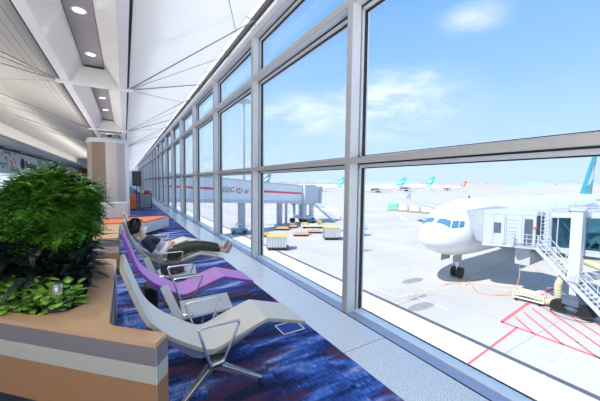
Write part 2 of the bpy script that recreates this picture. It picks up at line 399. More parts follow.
def node_plate(y, nm):
    e = MB()
    e.add([(-.79, y, 3.302), (-.03, y, 3.302), (-.265, y + .12, 3.655), (-.605, y + .12, 3.655),
           (-.79, y + .22, 3.302), (-.03, y + .22, 3.302), (-.265, y + .17, 3.655), (-.605, y + .17, 3.655)],
          [(0, 1, 2, 3), (4, 7, 6, 5), (0, 4, 5, 1), (3, 2, 6, 7), (0, 3, 7, 4), (1, 5, 6, 2)])
    e.box((-.92, y - .02, 3.262), (.10, y + .04, 3.300))
    e.box((-.59, y + .09, 3.63), (-.28, y + .118, 3.66), 1)
    struct(e.build(nm, [M_white, M_black], bevel=.004), 'cross plate of the ceiling beam')
node_plate(1.15, 'trim_45'); node_plate(6.53, 'trim_46'); node_plate(11.95, 'trim_47')

# long roof deck above everything so no sun falls in (the roof of the terminal)
o = MB(); o.box((-8, -6, 4.98), (-.9, 75, 5.05)); struct(o.build('ceiling_roof', M_white)).name = 'ceiling.002'
o = MB(); o.add([(-.9, -6, 5.05), (2.75, -6, 4.78), (2.75, 75, 4.78), (-.9, 75, 5.05)], [(0, 1, 2, 3)])
struct(o.build('window_60', M_diffuser, recalc=False), 'added translucent sheet diffusing light above the ceiling and window wall')  # added sheet, spreads daylight evenly down onto the ceiling
o = MB(); o.box((-8, 74.5, 0), (3, 75, 5.7)); struct(o.build('wall_far', M_ceil))

# tie rods fanning from each node, and the eaves truss
def rods(y, tag_):
    r = thing('tie_rod_fan', None, 'ceiling rods', (.10, y, 3.33))
    r['label'] = tag_
    O = Vector((.10, y, 3.33))
    for (dx, dy, dz, rr) in ((1.85, -1.75, 1.02, .011), (1.85, .03, 1.05, .006), (1.85, 2.2, 1.05, .014), (1.9, 4.6, 1.05, .006)):
        e = MB(); e.tube([(0, 0, -.03), (dx, dy, dz - .03)], rr, 6); e.build('rod', M_rod, r)
    e = MB(); e.box((-.05, -.05, -.07), (.08, .05, -.01)); e.build('bracket', M_white, r, bevel=.01)
    O2 = (-.92 - .10, 0, -.05)
    for (dx, dy, dz, rr) in ((-2.6, -2.1, .75, .011), (-3.0, -.9, .82, .008), (-3.2, 1.2, .9, .010), (-2.2, 3.3, .62, .006)):
        e = MB(); e.tube([O2, (O2[0] + dx, O2[1] + dy, O2[2] + dz)], rr, 6); e.build('rod', M_rod, r)
    e = MB(); e.box((-1.08, -.05, -.07), (-.98, .05, -.01)); e.build('bracket', M_white, r, bevel=.01)
rods(1.15, 'tie rods fanning from the nearest beam node overhead')
rods(6.55, 'tie rods fanning from the beam node between the second and third downlights')
rods(11.97, 'tie rods fanning from the beam node just before the column')
rods(17.4, 'tie rods fanning from the ceiling beyond the column')
t = thing('eaves_truss', 'brown and white eaves truss running along the top of the window wall', 'truss', (1.98, 2, 4.4))
e = MB(); e.box((-.02, -8, -.06), (.04, 70, .03)); e.build('chord', mat('brown_steel', (.10, .075, .065), .5, .2), t)
e = MB(); e.tube([(.10, -8, -.05), (.10, 70, -.05)], .016, 6); e.tube([(.13, -8, .04), (.13, 70, .04)], .008, 6); e.build('rail', M_white, t)
for k in range(46):
    y = -3 + 1.5 * k
    e = MB(); e.tube([(-.22, y, .10), (.02, y, .03), (.12, y + .05, -.06)], .017, 6); e.box((.0, y - .04, -.05), (.12, y + .06, .03)) if k % 2 else None
    e.build('bracket', M_white, t)

# ------------------------------------------------------------------ downlights
lampm = mat('lamp_glow', (1, .97, .92), .5, emit=6.0)
lnames = ['nearest round downlight in the ceiling beam', 'second round downlight in the ceiling beam, before the cross plate', 'third round downlight in the ceiling beam, just past the cross plate', 'farthest round downlight in the ceiling beam, near the column']
for i, y in enumerate((4.58, 6.03, 8.98, 10.42)):
    t = thing('downlight', lnames[i], 'ceiling light', (-.435, y, 3.655), 'downlights in the beam')
    e = MB(); e.lathe([(.062, 0), (.082, 0), (.085, -.004), (.082, -.008), (.062, -.008), (.060, -.002)], 24); e.build('rim', M_white, t, smooth=False)
    e = MB(); e.lathe([(.0005, -.003), (.062, -.003), (.062, -.001), (.0005, -.001)], 24); e.build('lamp', lampm, t)
    sp = bpy.data.lights.new('downlight_beam', 'SPOT'); sp.energy = 110; sp.spot_size = 1.7; sp.spot_blend = .7; sp.color = (1, .94, .86); sp.shadow_soft_size = .06
    so = bpy.data.objects.new('downlight_beam', sp); C.objects.link(so); so.location = (-.435, y, 3.62)

# ------------------------------------------------------------------ column
t = thing('round_column', 'broad round column striped in beige and taupe bands', 'column', (-.56, 14.9, 0))
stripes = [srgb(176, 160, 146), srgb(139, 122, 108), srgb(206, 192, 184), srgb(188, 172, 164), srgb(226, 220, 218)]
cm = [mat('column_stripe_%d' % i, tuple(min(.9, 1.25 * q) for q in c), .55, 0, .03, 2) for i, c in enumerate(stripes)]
e = MB(); n = 60; R_ = .74
vs = []
for j in range(n):
    a = 2 * PI * j / n; vs += [(R_ * math.cos(a), R_ * math.sin(a), 0), (R_ * math.cos(a), R_ * math.sin(a), 3.12)]
for j in range(n):
    pass
pat = []
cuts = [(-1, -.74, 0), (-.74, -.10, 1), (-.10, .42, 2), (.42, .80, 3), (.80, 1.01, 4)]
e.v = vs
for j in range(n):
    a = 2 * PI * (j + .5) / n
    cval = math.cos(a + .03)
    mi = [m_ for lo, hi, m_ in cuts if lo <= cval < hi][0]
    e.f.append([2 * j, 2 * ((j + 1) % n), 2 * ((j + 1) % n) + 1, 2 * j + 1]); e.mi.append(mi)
e.build('shaft', cm, t, smooth=True)
e = MB(); e.lathe([(.70, 3.12), (.78, 3.12), (.78, 3.20), (.74, 3.26), (.74, 3.298), (.3, 3.298)], 48); e.build('capital', M_white, t, smooth=True, angle=.6)
t = thing('security_camera', 'white dome camera with dark lens on the beam end above the column', 'camera', (-.42, 12.75, 3.30))
e = MB(); e.lathe([(.001, 0), (.14, 0), (.15, -.03), (.12, -.07), (.001, -.07)], 20); e.build('housing', M_white, t, smooth=True, angle=.6)
e = MB(); e.lathe([(.085, -.07), (.08, -.10), (.055, -.13), (.001, -.145)], 16); e.build('dome', M_black, t, smooth=True)
t = thing('beam_end_cap', 'angled grey end panel closing the beam above the column', 'panel', (-.43, 12.9, 3.3))
e = MB(); e.add([(-.34, -.15, .0), (.38, -.15, .0), (.16, .35, .35), (-.17, .35, .35), (-.34, .1, .0), (.38, .1, .0), (.16, .5, .35), (-.17, .5, .35)], [(0, 1, 2, 3), (4, 7, 6, 5), (0, 4, 5, 1), (3, 2, 6, 7), (0, 3, 7, 4), (1, 5, 6, 2)]); e.build('panel', M_beam, t)
e = MB(); e.beam((-.17, .33, .34), (.16, .33, .34), .03, .05); e.beam((-.34, -.1, .03), (-.19, .3, .30), .03, .04); e.beam((.37, -.1, .03), (.18, .3, .30), .03, .04); e.build('dark_seal', M_black, t)

# ------------------------------------------------------------------ shops on the left
SX = -5.0
e = MB(); e.box((SX - .3, -6, 0), (SX - .02, 75, 1.90)); struct(e.build('wall_left', mat('pale_blue_wall', (.55, .68, .76), .5)), 'shop front wall')
e = MB(); e.box((SX - .3, -6, 1.9), (SX, 75, 3.05)); struct(e.build('trim_50', mat('fascia_white', (.66, .68, .68), .5)), 'shop fascia band')
e = MB(); e.box((SX - .2, -6, 3.02), (SX + .05, 75, 3.14)); struct(e.build('trim_51', M_dark), 'dark edge under the canopy')
e = MB(); e.box((SX - .3, -6, 3.14), (-3.86, 75, 3.24)); 
for k in range(30): e.box((SX + .06, -4 + 2.6 * k, 3.10), (-3.95, -2.9 + 2.6 * k, 3.139))
struct(e.build('trim_52', mat('canopy_grey', (.52, .56, .56), .5, .1)), 'shop canopy soffit')
e = MB(); e.box((-5.9, -6, 3.2), (-5.75, 75, 5.6)); struct(e.build('wall_upper_left', M_ceil)).name = 'wall_left_upper'
# arched pale posters with green sprays, their emission added to brighten the left side
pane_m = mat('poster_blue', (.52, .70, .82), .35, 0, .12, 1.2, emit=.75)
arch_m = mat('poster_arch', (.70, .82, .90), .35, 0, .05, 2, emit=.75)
teal_m = mat('poster_teal', (.10, .52, .46), .5, 0, .2, 3)
y = 14.0; i = 0
while y < 34:
    wd = 2.3
    lb = ['pale blue arched poster nearest the left edge of the shop front', 'pale blue arched poster under the coloured mosaic', 'pale blue arched poster under the lettered sign', 'pale blue arched poster partly behind the tree crown']
    t = thing('arched_poster', 'pale blue arched poster on the shop front with a green spray', 'poster', (SX, y, 0), 'arched posters along the shop front')
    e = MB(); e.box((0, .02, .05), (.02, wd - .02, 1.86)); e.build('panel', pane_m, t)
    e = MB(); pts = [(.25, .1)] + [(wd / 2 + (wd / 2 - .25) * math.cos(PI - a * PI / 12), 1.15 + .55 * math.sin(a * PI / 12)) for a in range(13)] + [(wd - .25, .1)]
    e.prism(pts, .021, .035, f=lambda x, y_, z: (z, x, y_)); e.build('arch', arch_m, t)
    e = MB()
    for q in range(24):
        cx_ = .4 + random.random() * (wd - .8); cz = .25 + random.random() ** 2 * .95; s_ = .06 + .12 * random.random()
        e.prism([(cx_ - s_ * .4, cz), (cx_, cz - s_), (cx_ + s_ * .4, cz), (cx_, cz + s_)], .036, .045, f=lambda x, y_, z: (z, x, y_))
    e.prism([(.1, .1), (wd - .1, .1), (wd - .1, .45), (.1, .62)], .035, .04, f=lambda x, y_, z: (z, x, y_))
    e.build('green_spray', teal_m, t)
    y += wd; i += 1
e = MB(); 
tag(o := (lambda q: (q.box((SX + .05, 15, 0), (SX + .35, 24, .32)), q.build('display_plinth', mat('red_plinth', (.45, .03, .04), .5), bevel=.02))[1])(MB()), 'low red plinth in front of the pale posters at the shop front', 'plinth')
# mosaic sign band
t = thing('mosaic_panel', 'white fascia panel with scattered coloured tiles beside the lettered sign', 'sign panel', (SX, 15.1, 1.95))
e = MB(); e.box((.0, 0, 0), (.03, 6.2, 1.05)); e.build('panel', M_white, t)
mc = [mat('tile_%d' % i, c, .5) for i, c in enumerate([srgb(70, 190, 170), srgb(240, 130, 60), srgb(240, 200, 60), srgb(220, 60, 70), srgb(50, 160, 210), srgb(110, 200, 140), srgb(230, 232, 230)])]
e = MB()
for a in range(26):
    for b in range(7):
        if random.random() < .38: e.box((.03, .06 + a * .235, .03 + b * .145), (.038, .06 + a * .235 + .18, .03 + b * .145 + .13), random.choice((0, 0, 1, 2, 3, 4, 5, 6)))
e.build('mosaic_pattern', mc, t)
t = thing('shop_sign', 'white shop sign with round emblem and dark lettering', 'sign', (SX, 21.35, 1.93))
e = MB(); e.box((0, 0, 0), (.05, 4.4, 1.06)); e.build('board', mat('sign_white', (.84, .84, .84), .4), t, bevel=.01)
tm = mat('sign_letter', (.06, .05, .10), .5)
text('lettering', 'Boutique', .66, tm, t, (.06, 2.85, .50), (PI / 2, 0, PI / 2), .01, 1.05)
e = MB()
for r_ in (.30, .20):
    e.tube([(.06, 1.0 + r_ * math.cos(a * PI / 12), .53 + r_ * math.sin(a * PI / 12)) for a in range(24)], .03, 6, closed=True)
e.box((.05, .92, .30), (.065, 1.08, .76)); e.box((.05, .75, .48), (.065, 1.25, .58)); e.build('emblem', tm, t)
for a_, (y_, c_, lb) in enumerate(((25.9, srgb(110, 195, 165), 'green upright banner strip right after the lettered sign'), (27.1, srgb(240, 170, 140), 'peach upright banner strip between the two green ones'), (28.4, srgb(110, 195, 165), 'second green banner strip beyond the lettered sign'))):
    e = MB(); e.box((SX + .001, y_, 1.95), (SX + .03, y_ + .9, 2.98)); tag(e.build('banner_strip', mat('banner_%d' % a_, c_, .5)), lb, 'banner')
e = MB(); e.box((SX + .001, 36, 1.95), (SX + .03, 44, 2.98)); tag(e.build('fascia_panel', mat('peach_panel', (.66, .52, .46), .5)), 'dull peach fascia panel beyond the banner strips', 'sign panel')
e = MB(); e.box((SX + .1, 46, 2.55), (SX + 2.1, 60, 3.0)); tag(e.build('shop_awning', mat('red_awning', (.50, .02, .04), .5), bevel=.03), 'red shop awning just left of the column', 'awning')
e = MB(); e.box((SX + .001, 46, 1.0), (SX + 1.9, 60, 2.5)); tag(e.build('shop_kiosk', mat('tan_shop', (.62, .50, .40), .5), bevel=.03), 'pale brown kiosk under the red awning', 'kiosk')
e = MB(); e.box((SX + .6, 15.5, .0), (SX + 1.1, 18.2, .36)); tag(e.build('display_bench', mat('blue_bench', (.22, .30, .62), .5), bevel=.03), 'blue low bench seen behind the tree crown', 'bench')

# ------------------------------------------------------------------ planters
BZ = [(0, .10, 4), (.10, .37, 3), (.37, .48, 2), (.48, .59, 1)]
def planter(name, label, outer, hole, rim_over=.012, mats=None):
    t = thing(name, label, 'planter', (outer[0][0], outer[0][1], 0)); o3 = (-outer[0][0], -outer[0][1], 0)
    def bb(mb, nm, m, **k):
        q = mb.build(nm, m, t, **k); q.location = o3; return q
    n_ = len(outer)
    for z0, z1, mi in BZ:
        e = MB()
        ins = outer if mi != 4 else outer
        for i in range(n_):
            (xa, ya), (xb, yb) = outer[i], outer[(i + 1) % n_]
            e.add([(xa, ya, z0), (xb, yb, z0), (xb, yb, z1), (xa, ya, z1)], [(0, 1, 2, 3)])
        bb(e, {1: 'grey_band', 2: 'cream_band', 3: 'wood_band', 4: 'plinth'}[mi], {1: M_greyb, 2: M_cream, 3: M_brownb, 4: M_dark}[mi], recalc=False, solid=.012)
    import bmesh
    me = bpy.data.meshes.new('rim'); bm = bmesh.new()
    vo = [bm.verts.new((x, y, .62)) for x, y in outer]; vh = [bm.verts.new((x, y, .62)) for x, y in hole]
    es = [bm.edges.new((vo[i], vo[(i + 1) % n_])) for i in range(n_)] + [bm.edges.new((vh[i], vh[(i + 1) % len(hole)])) for i in range(len(hole))]
    bmesh.ops.triangle_fill(bm, use_beauty=True, edges=es)
    bmesh.ops.recalc_face_normals(bm, faces=bm.faces)
    for f_ in bm.faces:
        if f_.normal.z < 0: f_.normal_flip()
    bm.to_mesh(me); bm.free(); me.materials.append(M_tan)
    q = bpy.data.objects.new('rim', me); C.objects.link(q); q.parent = t; q.location = o3
    md = q.modifiers.new('s', 'SOLIDIFY'); md.thickness = .03; md.offset = -1
    e = MB(); e.prism(hole, .02, .57); bb(e, 'soil', mat('soil', (.022, .015, .011), .95, 0, .4, 30, .8))
    return t
outer1 = [(.135, 1.835), (.205, 1.93), (-.108, 2.232), (-.116, 4.17), (-2.4, 4.45), (-2.4, 4.3), (-1.62, 3.60), (-.74, 2.69)]
def arc(c, r, a0, a1, n=5): return [(c[0] + r * math.cos(math.radians(a0 + (a1 - a0) * i / n)), c[1] + r * math.sin(math.radians(a0 + (a1 - a0) * i / n))) for i in range(n + 1)]
hole1 = [(-.90, 2.98), (-.60, 2.69), (-.50, 2.62)] + arc((-.42, 2.74), .12, -110, 0) + [(-.29, 3.1), (-.30, 3.95), (-2.1, 4.2), (-1.6, 3.7)]
P1 = planter('corner_planter', 'angular tan topped planter with grey and cream bands, nearest the camera', outer1, hole1)
e = MB(); e.box((-.118, 2.24, .0), (-.108, 4.165, .605)); e.box((-.113, 2.24, .0), (-.095, 2.27, .61)); q = e.build('side_panel', mat('pale_side', (.66, .67, .66), .5), P1); q.location = (-.135, -1.835, 0); q['label'] = 'pale side panel'
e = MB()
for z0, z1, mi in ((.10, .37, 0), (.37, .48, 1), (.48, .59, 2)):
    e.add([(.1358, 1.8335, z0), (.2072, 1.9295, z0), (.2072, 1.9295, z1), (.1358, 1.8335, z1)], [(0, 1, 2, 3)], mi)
q = e.build('end_face', [mat('end_tan_lit', (.62, .45, .32), .5), mat('end_cream_lit', (.72, .74, .68), .5), mat('end_grey_lit', (.42, .46, .52), .5)], P1, recalc=False, solid=.004); q.location = (-.135, -1.835, 0)  # paler copies of the bands, window light put into their colours
outer2 = [(-.11, 5.66), (-.11, 7.5), (-2.2, 7.5), (-2.2, 5.9)]
hole2 = [(-.75, 5.95), (-.65, 7.2), (-2.0, 7.2), (-2.0, 6.05)]
P2 = planter('square_planter', 'tan topped banded planter behind the tree, next to the striped column', outer2, hole2)

# ------------------------------------------------------------------ plants
def leafmat(name, c1, c2, rough=.4, sc=9):
    m = bpy.data.materials.new(name); m.use_nodes = True; t = m.node_tree; b = t.nodes['Principled BSDF']
    co = N(t, 'ShaderNodeTexCoord'); n = N(t, 'ShaderNodeTexNoise'); n.inputs['Scale'].default_value = sc; n.inputs['Detail'].default_value = 3
    t.links.new(co.outputs['Object'], n.inputs['Vector']); r = N(t, 'ShaderNodeValToRGB'); t.links.new(n.outputs['Fac'], r.inputs[0])
    r.color_ramp.elements[0].position = .35; r.color_ramp.elements[0].color = (*c1, 1); r.color_ramp.elements[1].position = .65; r.color_ramp.elements[1].color = (*c2, 1)
    t.links.new(r.outputs[0], b.inputs['Base Color']); b.inputs['Roughness'].default_value = rough
    b.inputs['Subsurface Weight'].default_value = 0
    return m
M_fern = leafmat('fern_leaf', (.022, .10, .008), (.12, .35, .03), .5, 9)
M_darkleaf = leafmat('dark_leaf', (.006, .014, .014), (.014, .028, .022), .45, 8)
M_bright = leafmat('bright_leaf', (.12, .36, .03), (.42, .68, .14), .4, 16)
M_stem = mat('plant_stem', (.07, .045, .03), .8)
def leaf(mb, base, d, up, ln, wd, droop=.25, seg=3, fold=.0, pts=None):
    d = Vector(d).normalized(); side = d.cross(Vector(up))
    if side.length < .01: side = Vector((1, 0, 0))
    side.normalize(); nrm = side.cross(d).normalized(); base = Vector(base); vs = []
    prof = pts or [.35, 1, .75, .05]
    k = len(prof)
    for i in range(k):
        t = i / (k - 1); c = base + d * ln * t - Vector((0, 0, 1)) * droop * ln * t * t
        w = wd * prof[i] / 2
        vs += [c - side * w + nrm * fold * w, c + side * w + nrm * fold * w]
    mb.add(vs, [(2 * i, 2 * i + 1, 2 * i + 3, 2 * i + 2) for i in range(k - 1)])
rnd = random.Random(3)
def rdir(zmin=-1):
    while True:
        v = Vector((rnd.uniform(-1, 1), rnd.uniform(-1, 1), rnd.uniform(-1, 1)))
        if .1 < v.length < 1 and v.normalized().z >= zmin: return v.normalized()
# fern-leaved tree
TC = Vector((-.560, 3.38, 1.31))
t = thing('feathery_tree', 'bushy bright green tree with feathery leaves rising from the corner planter', 'tree', (TC.x, TC.y, .575))
e = MB()
cl = []
for i in range(120):
    d = rdir(-.85); r_ = .22 + .15 * rnd.random()
    cl.append((Vector((d.x * r_ * .98, d.y * r_, d.z * r_ * .95)), d))
for i in range(50):
    d = rdir(-.5); cl.append((Vector((d.x * .2, d.y * .2, d.z * .16)), d))
for c, d0 in cl:
    for j in range(22):
        d = (d0 * .5 + rdir(-.6)).normalized(); d = Vector((d.x, d.y, d.z * .8)).normalized()
        b = c + d * .03; L_ = rnd.uniform(.09, .16)
        side = d.cross(Vector((0, 0, 1))).normalized()
        for q in range(6):                      # leaflets of one frond
            tt = .15 + .85 * q / 5; p = b + d * L_ * tt - Vector((0, 0, 1)) * .35 * L_ * tt * tt
            ll = .052 * (1 - .45 * tt)
            for s_ in (-1, 1):
                leaf(e, p, side * s_ + d * .7 + Vector((0, 0, rnd.uniform(-.35, .1))), (rnd.uniform(-.3, .3), rnd.uniform(-.3, .3), 1), ll, ll * .5, .2, pts=[.4, 1, .05])
off = Vector((0, 0, TC.z - .575))
e.v = [(x, y, z + off.z) for x, y, z in e.v]
e.build('foliage', M_fern, t, recalc=False)
e = MB()
for i in range(5):
    a = i * 1.3; e.tube([(.03 * math.cos(a), .03 * math.sin(a), -.02), (.06 * math.cos(a), .06 * math.sin(a), .3), (.16 * math.cos(a), .16 * math.sin(a), .55), (.26 * math.cos(a), .26 * math.sin(a), .78)], .012, 6, rs=[.016, .014, .010, .006])
e.build('trunk', M_stem, t)
# dark broad-leaved plants
def dark_plant(x, y, h, label, n=66, ln=.40):
    if y < 3.0: ln = .27
    h *= 1.5
    t = thing('dark_leaf_plant', label, 'plant', (x, y, .575), 'dark glossy plants in the corner planter')
    e = MB(); st = MB()
    for s_ in range(4):
        a = rnd.uniform(0, 6.3); tip = Vector((.10 * math.cos(a), .10 * math.sin(a), h * rnd.uniform(.7, 1)))
        st.tube([(0, 0, -.01), tip * .5 + Vector((0, 0, .02)), tip], .006, 5)
        for i in range(n // 3):
            a2 = rnd.uniform(0, 6.3); el = rnd.uniform(-.1, 1.1); z = rnd.uniform(.25, 1)
            leaf(e, tip * z, (math.cos(a2) * math.cos(el), math.sin(a2) * math.cos(el), math.sin(el)), (0, 0, 1), ln * rnd.uniform(.6, 1.1), ln * .25, .30, pts=[.2, .75, 1, .85, .45, .03], fold=.25)
    e.build('leaves', M_darkleaf, t, recalc=False, smooth=True); st.build('stem', M_stem, t)
for x, y, h, lb in ((-.42, 2.98, .26, 'dark glossy leaved plant nearest the purple lounger end of the planter'), (-.62, 2.98, .30, 'dark glossy leaved plant directly behind the small black spotlight'), (-.86, 3.12, .34, 'dark glossy leaved plant at the left edge of the picture'),
                    (-.44, 3.42, .34, 'dark glossy leaved plant under the right side of the feathery tree'), (-.74, 3.32, .36, 'dark glossy leaved plant under the middle of the feathery tree'), (-1.08, 3.45, .42, 'dark glossy leaved plant under the left side of the feathery tree'), (-.45, 3.8, .30, 'dark glossy leaved plant at the far corner of the planter'), (-1.0, 3.85, .45, 'dark glossy leaved plant farthest back on the left')):
    dark_plant(x, y, h, lb)
def bright_plant(x, y, label, n=110):
    t = thing('round_leaf_plant', label, 'plant', (x, y, .572), 'bright green ground plants in the corner planter')
    e = MB(); st = MB()
    for i in range(n):
        a = rnd.uniform(0, 6.3); r_ = .13 * rnd.random() ** .6; z = rnd.uniform(.03, .25) * (1.15 - r_ * 3)
        p = Vector((r_ * math.cos(a), r_ * math.sin(a), z)); 
        if i % 3 == 0: st.tube([(p.x * .4, p.y * .4, -.005), tuple(p)], .0025, 4)
        leaf(e, p, (math.cos(a + rnd.uniform(-1, 1)), math.sin(a + rnd.uniform(-1, 1)), rnd.uniform(-.1, .9)), (0, 0, 1), rnd.uniform(.045, .075), .048, .2, pts=[.35, .9, 1, .8, .15], fold=.15)
    e.build('leaves', M_bright, t, recalc=False, smooth=True); st.build('stem', mat('green_stem', (.12, .25, .05), .6), t)
for x, y, lb in ((-.425, 2.74, 'bright green round leaved clump right of the small spotlight'), (-.53, 2.83, 'bright green round leaved clump just behind the small spotlight'), (-.63, 2.86, 'bright green round leaved clump left of the small spotlight'), (-.73, 2.90, 'bright green round leaved clump above the black cable loop'), (-.83, 3.0, 'bright green round leaved clump at the left edge of the frame'), (-.95, 3.14, 'bright green round leaved clump farthest left along the rim')):
    bright_plant(x, y, lb)
# spotlight among the plants
t = thing('plant_spotlight', 'small spotlight with silver head and black base among the bright leaves', 'spotlight', (-.425, 2.69, .572))
t.scale = (1.45, 1.45, 1.7)
e = MB(); e.lathe([(.045, 0), (.05, .02), (.045, .055), (.028, .075), (.02, .08)], 18); e.build('base', M_black, t, smooth=True, angle=.7)
e = MB(); e.lathe([(.019, .078), (.022, .085), (.022, .135), (.019, .14), (.016, .14)], 16, (-.008, 0, 0)); e.build('head', mat('silver_grey', (.45, .43, .46), .3, .6), t, smooth=True, angle=.7)
e = MB(); e.tube([(-.03, .01, .03), (-.13, .10, .055), (-.20, .10, .052), (-.245, .13, .053), (-.265, .19, .053), (-.235, .22, .053), (-.19, .20, .03)], .003, 6); e.build('cable', M_black, t)
t = thing('plant_spotlight', 'black spotlight at the far planter near the column', 'spotlight', (-.46, 6.6, .62))
e = MB(); e.lathe([(.05, 0), (.055, .03), (.03, .05), (.02, .07)], 14); e.build('base', M_black, t); e = MB(); e.tube([(0, 0, .09), (.07, -.05, .19)], .045, 12); e.tube([(0, 0, .05), (.01, -.01, .12)], .012); e.build('head', M_black, t, smooth=True, angle=.7)
for i, (x, y) in enumerate(((-.85, 6.4), (-1.3, 6.6))):
    t = thing('leafy_shrub', ['dark leafy shrub in the far planter, nearer the column', 'dark leafy shrub in the far planter, farther from the column'][i], 'plant', (x, y, .57))
    e = MB()
    for k in range(160):
        d = rdir(-.1); leaf(e, Vector((0, 0, .12)) + d * .16, d, (0, 0, 1), .10, .05, .3, pts=[.3, 1, .7, .05])
    e.build('leaves', M_fern, t, recalc=False)
    e = MB(); e.tube([(0, 0, 0), (0, 0, .2)], .012, 5); e.build('stem', M_stem, t)

# ------------------------------------------------------------------ loungers
prof = [(-.012, 1.03), (.045, .855), (.105, .695), (.165, .610), (.245, .530), (.345, .458), (.44, .395), (.50, .366), (.555, .362), (.63, .385), (.74, .425), (.86, .463), (.945, .486), (.975, .484), (1.06, .458), (1.19, .418), (1.314, .378)]
def crom(P, k=4):
    out = []
    for i in range(len(P) - 1):
        p0 = P[max(i - 1, 0)]; p1 = P[i]; p2 = P[i + 1]; p3 = P[min(i + 2, len(P) - 1)]
        for j in range(k):
            t = j / k
            out.append(tuple(.5 * ((2 * p1[a]) + (-p0[a] + p2[a]) * t + (2 * p0[a] - 5 * p1[a] + 4 * p2[a] - p3[a]) * t * t + (-p0[a] + 3 * p1[a] - 3 * p2[a] + p3[a]) * t ** 3) for a in range(len(p1))))
    out.append(tuple(P[-1])); return out
pp = crom(prof, 2)
WL = .43
def sheet(mb, pts, y0, y1, th, mi=0, side_mi=None):
    n = len(pts); top = []; bot = []
    for i, (x, z) in enumerate(pts):
        a = Vector(pts[max(i - 1, 0)]); b = Vector(pts[min(i + 1, n - 1)]); d = (b - a).normalized(); nn = Vector((-d.y, d.x))
        top.append((x, z)); bot.append((x - nn.x * th, z - nn.y * th))
    vs = [(x, y0, z) for x, z in top] + [(x, y1, z) for x, z in top] + [(x, y0, z) for x, z in bot] + [(x, y1, z) for x, z in bot]
    sm = mi if side_mi is None else side_mi
    for i in range(n - 1):
        mb.add([vs[i], vs[i + 1], vs[n + i + 1], vs[n + i]], [(0, 1, 2, 3)], mi)
        mb.add([vs[2 * n + i], vs[2 * n + i + 1], vs[3 * n + i + 1], vs[3 * n + i]], [(3, 2, 1, 0)], sm)
        mb.add([vs[i], vs[i + 1], vs[2 * n + i + 1], vs[2 * n + i]], [(3, 2, 1, 0)], sm)
        mb.add([vs[n + i], vs[n + i + 1], vs[3 * n + i + 1], vs[3 * n + i]], [(0, 1, 2, 3)], sm)
    for i in (0, n - 1): mb.add([vs[i], vs[n + i], vs[3 * n + i], vs[2 * n + i]], [(0, 1, 2, 3)], sm)
def lounger(y0, label, m_top, m_side):
    t = thing('lounger', label, 'lounge chair', (.56, y0 + WL / 2, 0), 'reclining loungers facing the window')
    def B(mb, nm, m, **k):
        q = mb.build(nm, m, t, **k); q.location = (-.56, -WL / 2, 0); return q
    e = MB(); sheet(e, pp, 0, WL, .030, 0, 1)
    import bmesh
    q = B(e, 'seat_shell', [m_top, m_side])
    bm = bmesh.new(); bm.from_mesh(q.data); bmesh.ops.remove_doubles(bm, verts=bm.verts, dist=1e-5); bmesh.ops.recalc_face_normals(bm, faces=bm.faces); bm.to_mesh(q.data); bm.free()
    md = q.modifiers.new('b', 'BEVEL'); md.width = .008; md.segments = 3; md.limit_method = 'ANGLE'; md.angle_limit = 1.0
    # underframe: two bent flat rails and a hub
    e = MB()
    for yy in (.06, WL - .06):
        e.beam((.20, yy, .50), (.42, yy, .325), .03, .03, h2=.055); e.beam((.42, yy, .325), (.60, yy, .300), .03, .05); e.beam((.60, yy, .300), (.88, yy, .415), .03, .05, h2=.025)
    e.box((.44, .05, .285), (.66, WL - .05, .315)); B(e, 'underframe', M_steel, bevel=.004)
    e = MB(); e.box((.50, .02, .20), (.60, WL - .04, .29)); e.tube([(.55, .10, .12), (.55, .10, .24)], .022, 12); e.tube([(.55, WL / 2, .12), (.55, WL / 2, .24)], .035, 12); B(e, 'hub', M_black, bevel=.006)
    H = (.55, .11, .185)
    ends = ((.262, -.09, .035), (.873, -.06, .035), (.57, WL + .06, .035))
    for k, en in enumerate(ends):
        e = MB(); e.beam((H[0], H[1] if k < 2 else .15, H[2]), (en[0], en[1], en[2] + .03), .055, .06, w2=.028, h2=.022)
        lg = B(e, 'leg', M_steel, bevel=.005)
        e = MB(); e.tube([(en[0] - .012, en[1], .022), (en[0] + .012, en[1], .022)], .022, 14); e.tube([(en[0], en[1], .022), (en[0], en[1], .055)], .006, 8)
        q = e.build('caster', M_black, lg, smooth=True, angle=.7)
    for yy in (-.03, WL + .03):
        e = MB(); c = [(.415, .538), (.455, .550), (.68, .548), (.703, .536), (.697, .505), (.602, .292), (.58, .268), (.52, .262), (.495, .275)]
        P = crom([(a, yy, b) for a, b in c] + [(.415, yy, .538)], 3)[:-1]
        e.tube(P, .0105, 8, closed=True); e.box((.50, min(yy, .5 * yy + .1), .25), (.60, max(yy, .5 * yy + .1), .27)) if yy < 0 else e.box((.50, WL - .03, .25), (.60, yy, .27))
        B(e, 'armrest', M_steel, smooth=True, angle=.7)
    return t
lounger(2.05, 'empty pale grey lounger nearest the camera, beside the corner planter', M_lounger, M_sideg)
lounger(3.24, 'empty purple lounger between the two grey ones', M_purple, M_sidep)
lounger(4.48, 'pale grey lounger that the person lies on', M_lounger, M_sideg)
lounger(5.62, 'empty pale grey lounger just beyond the reclining person', M_lounger, M_sideg)

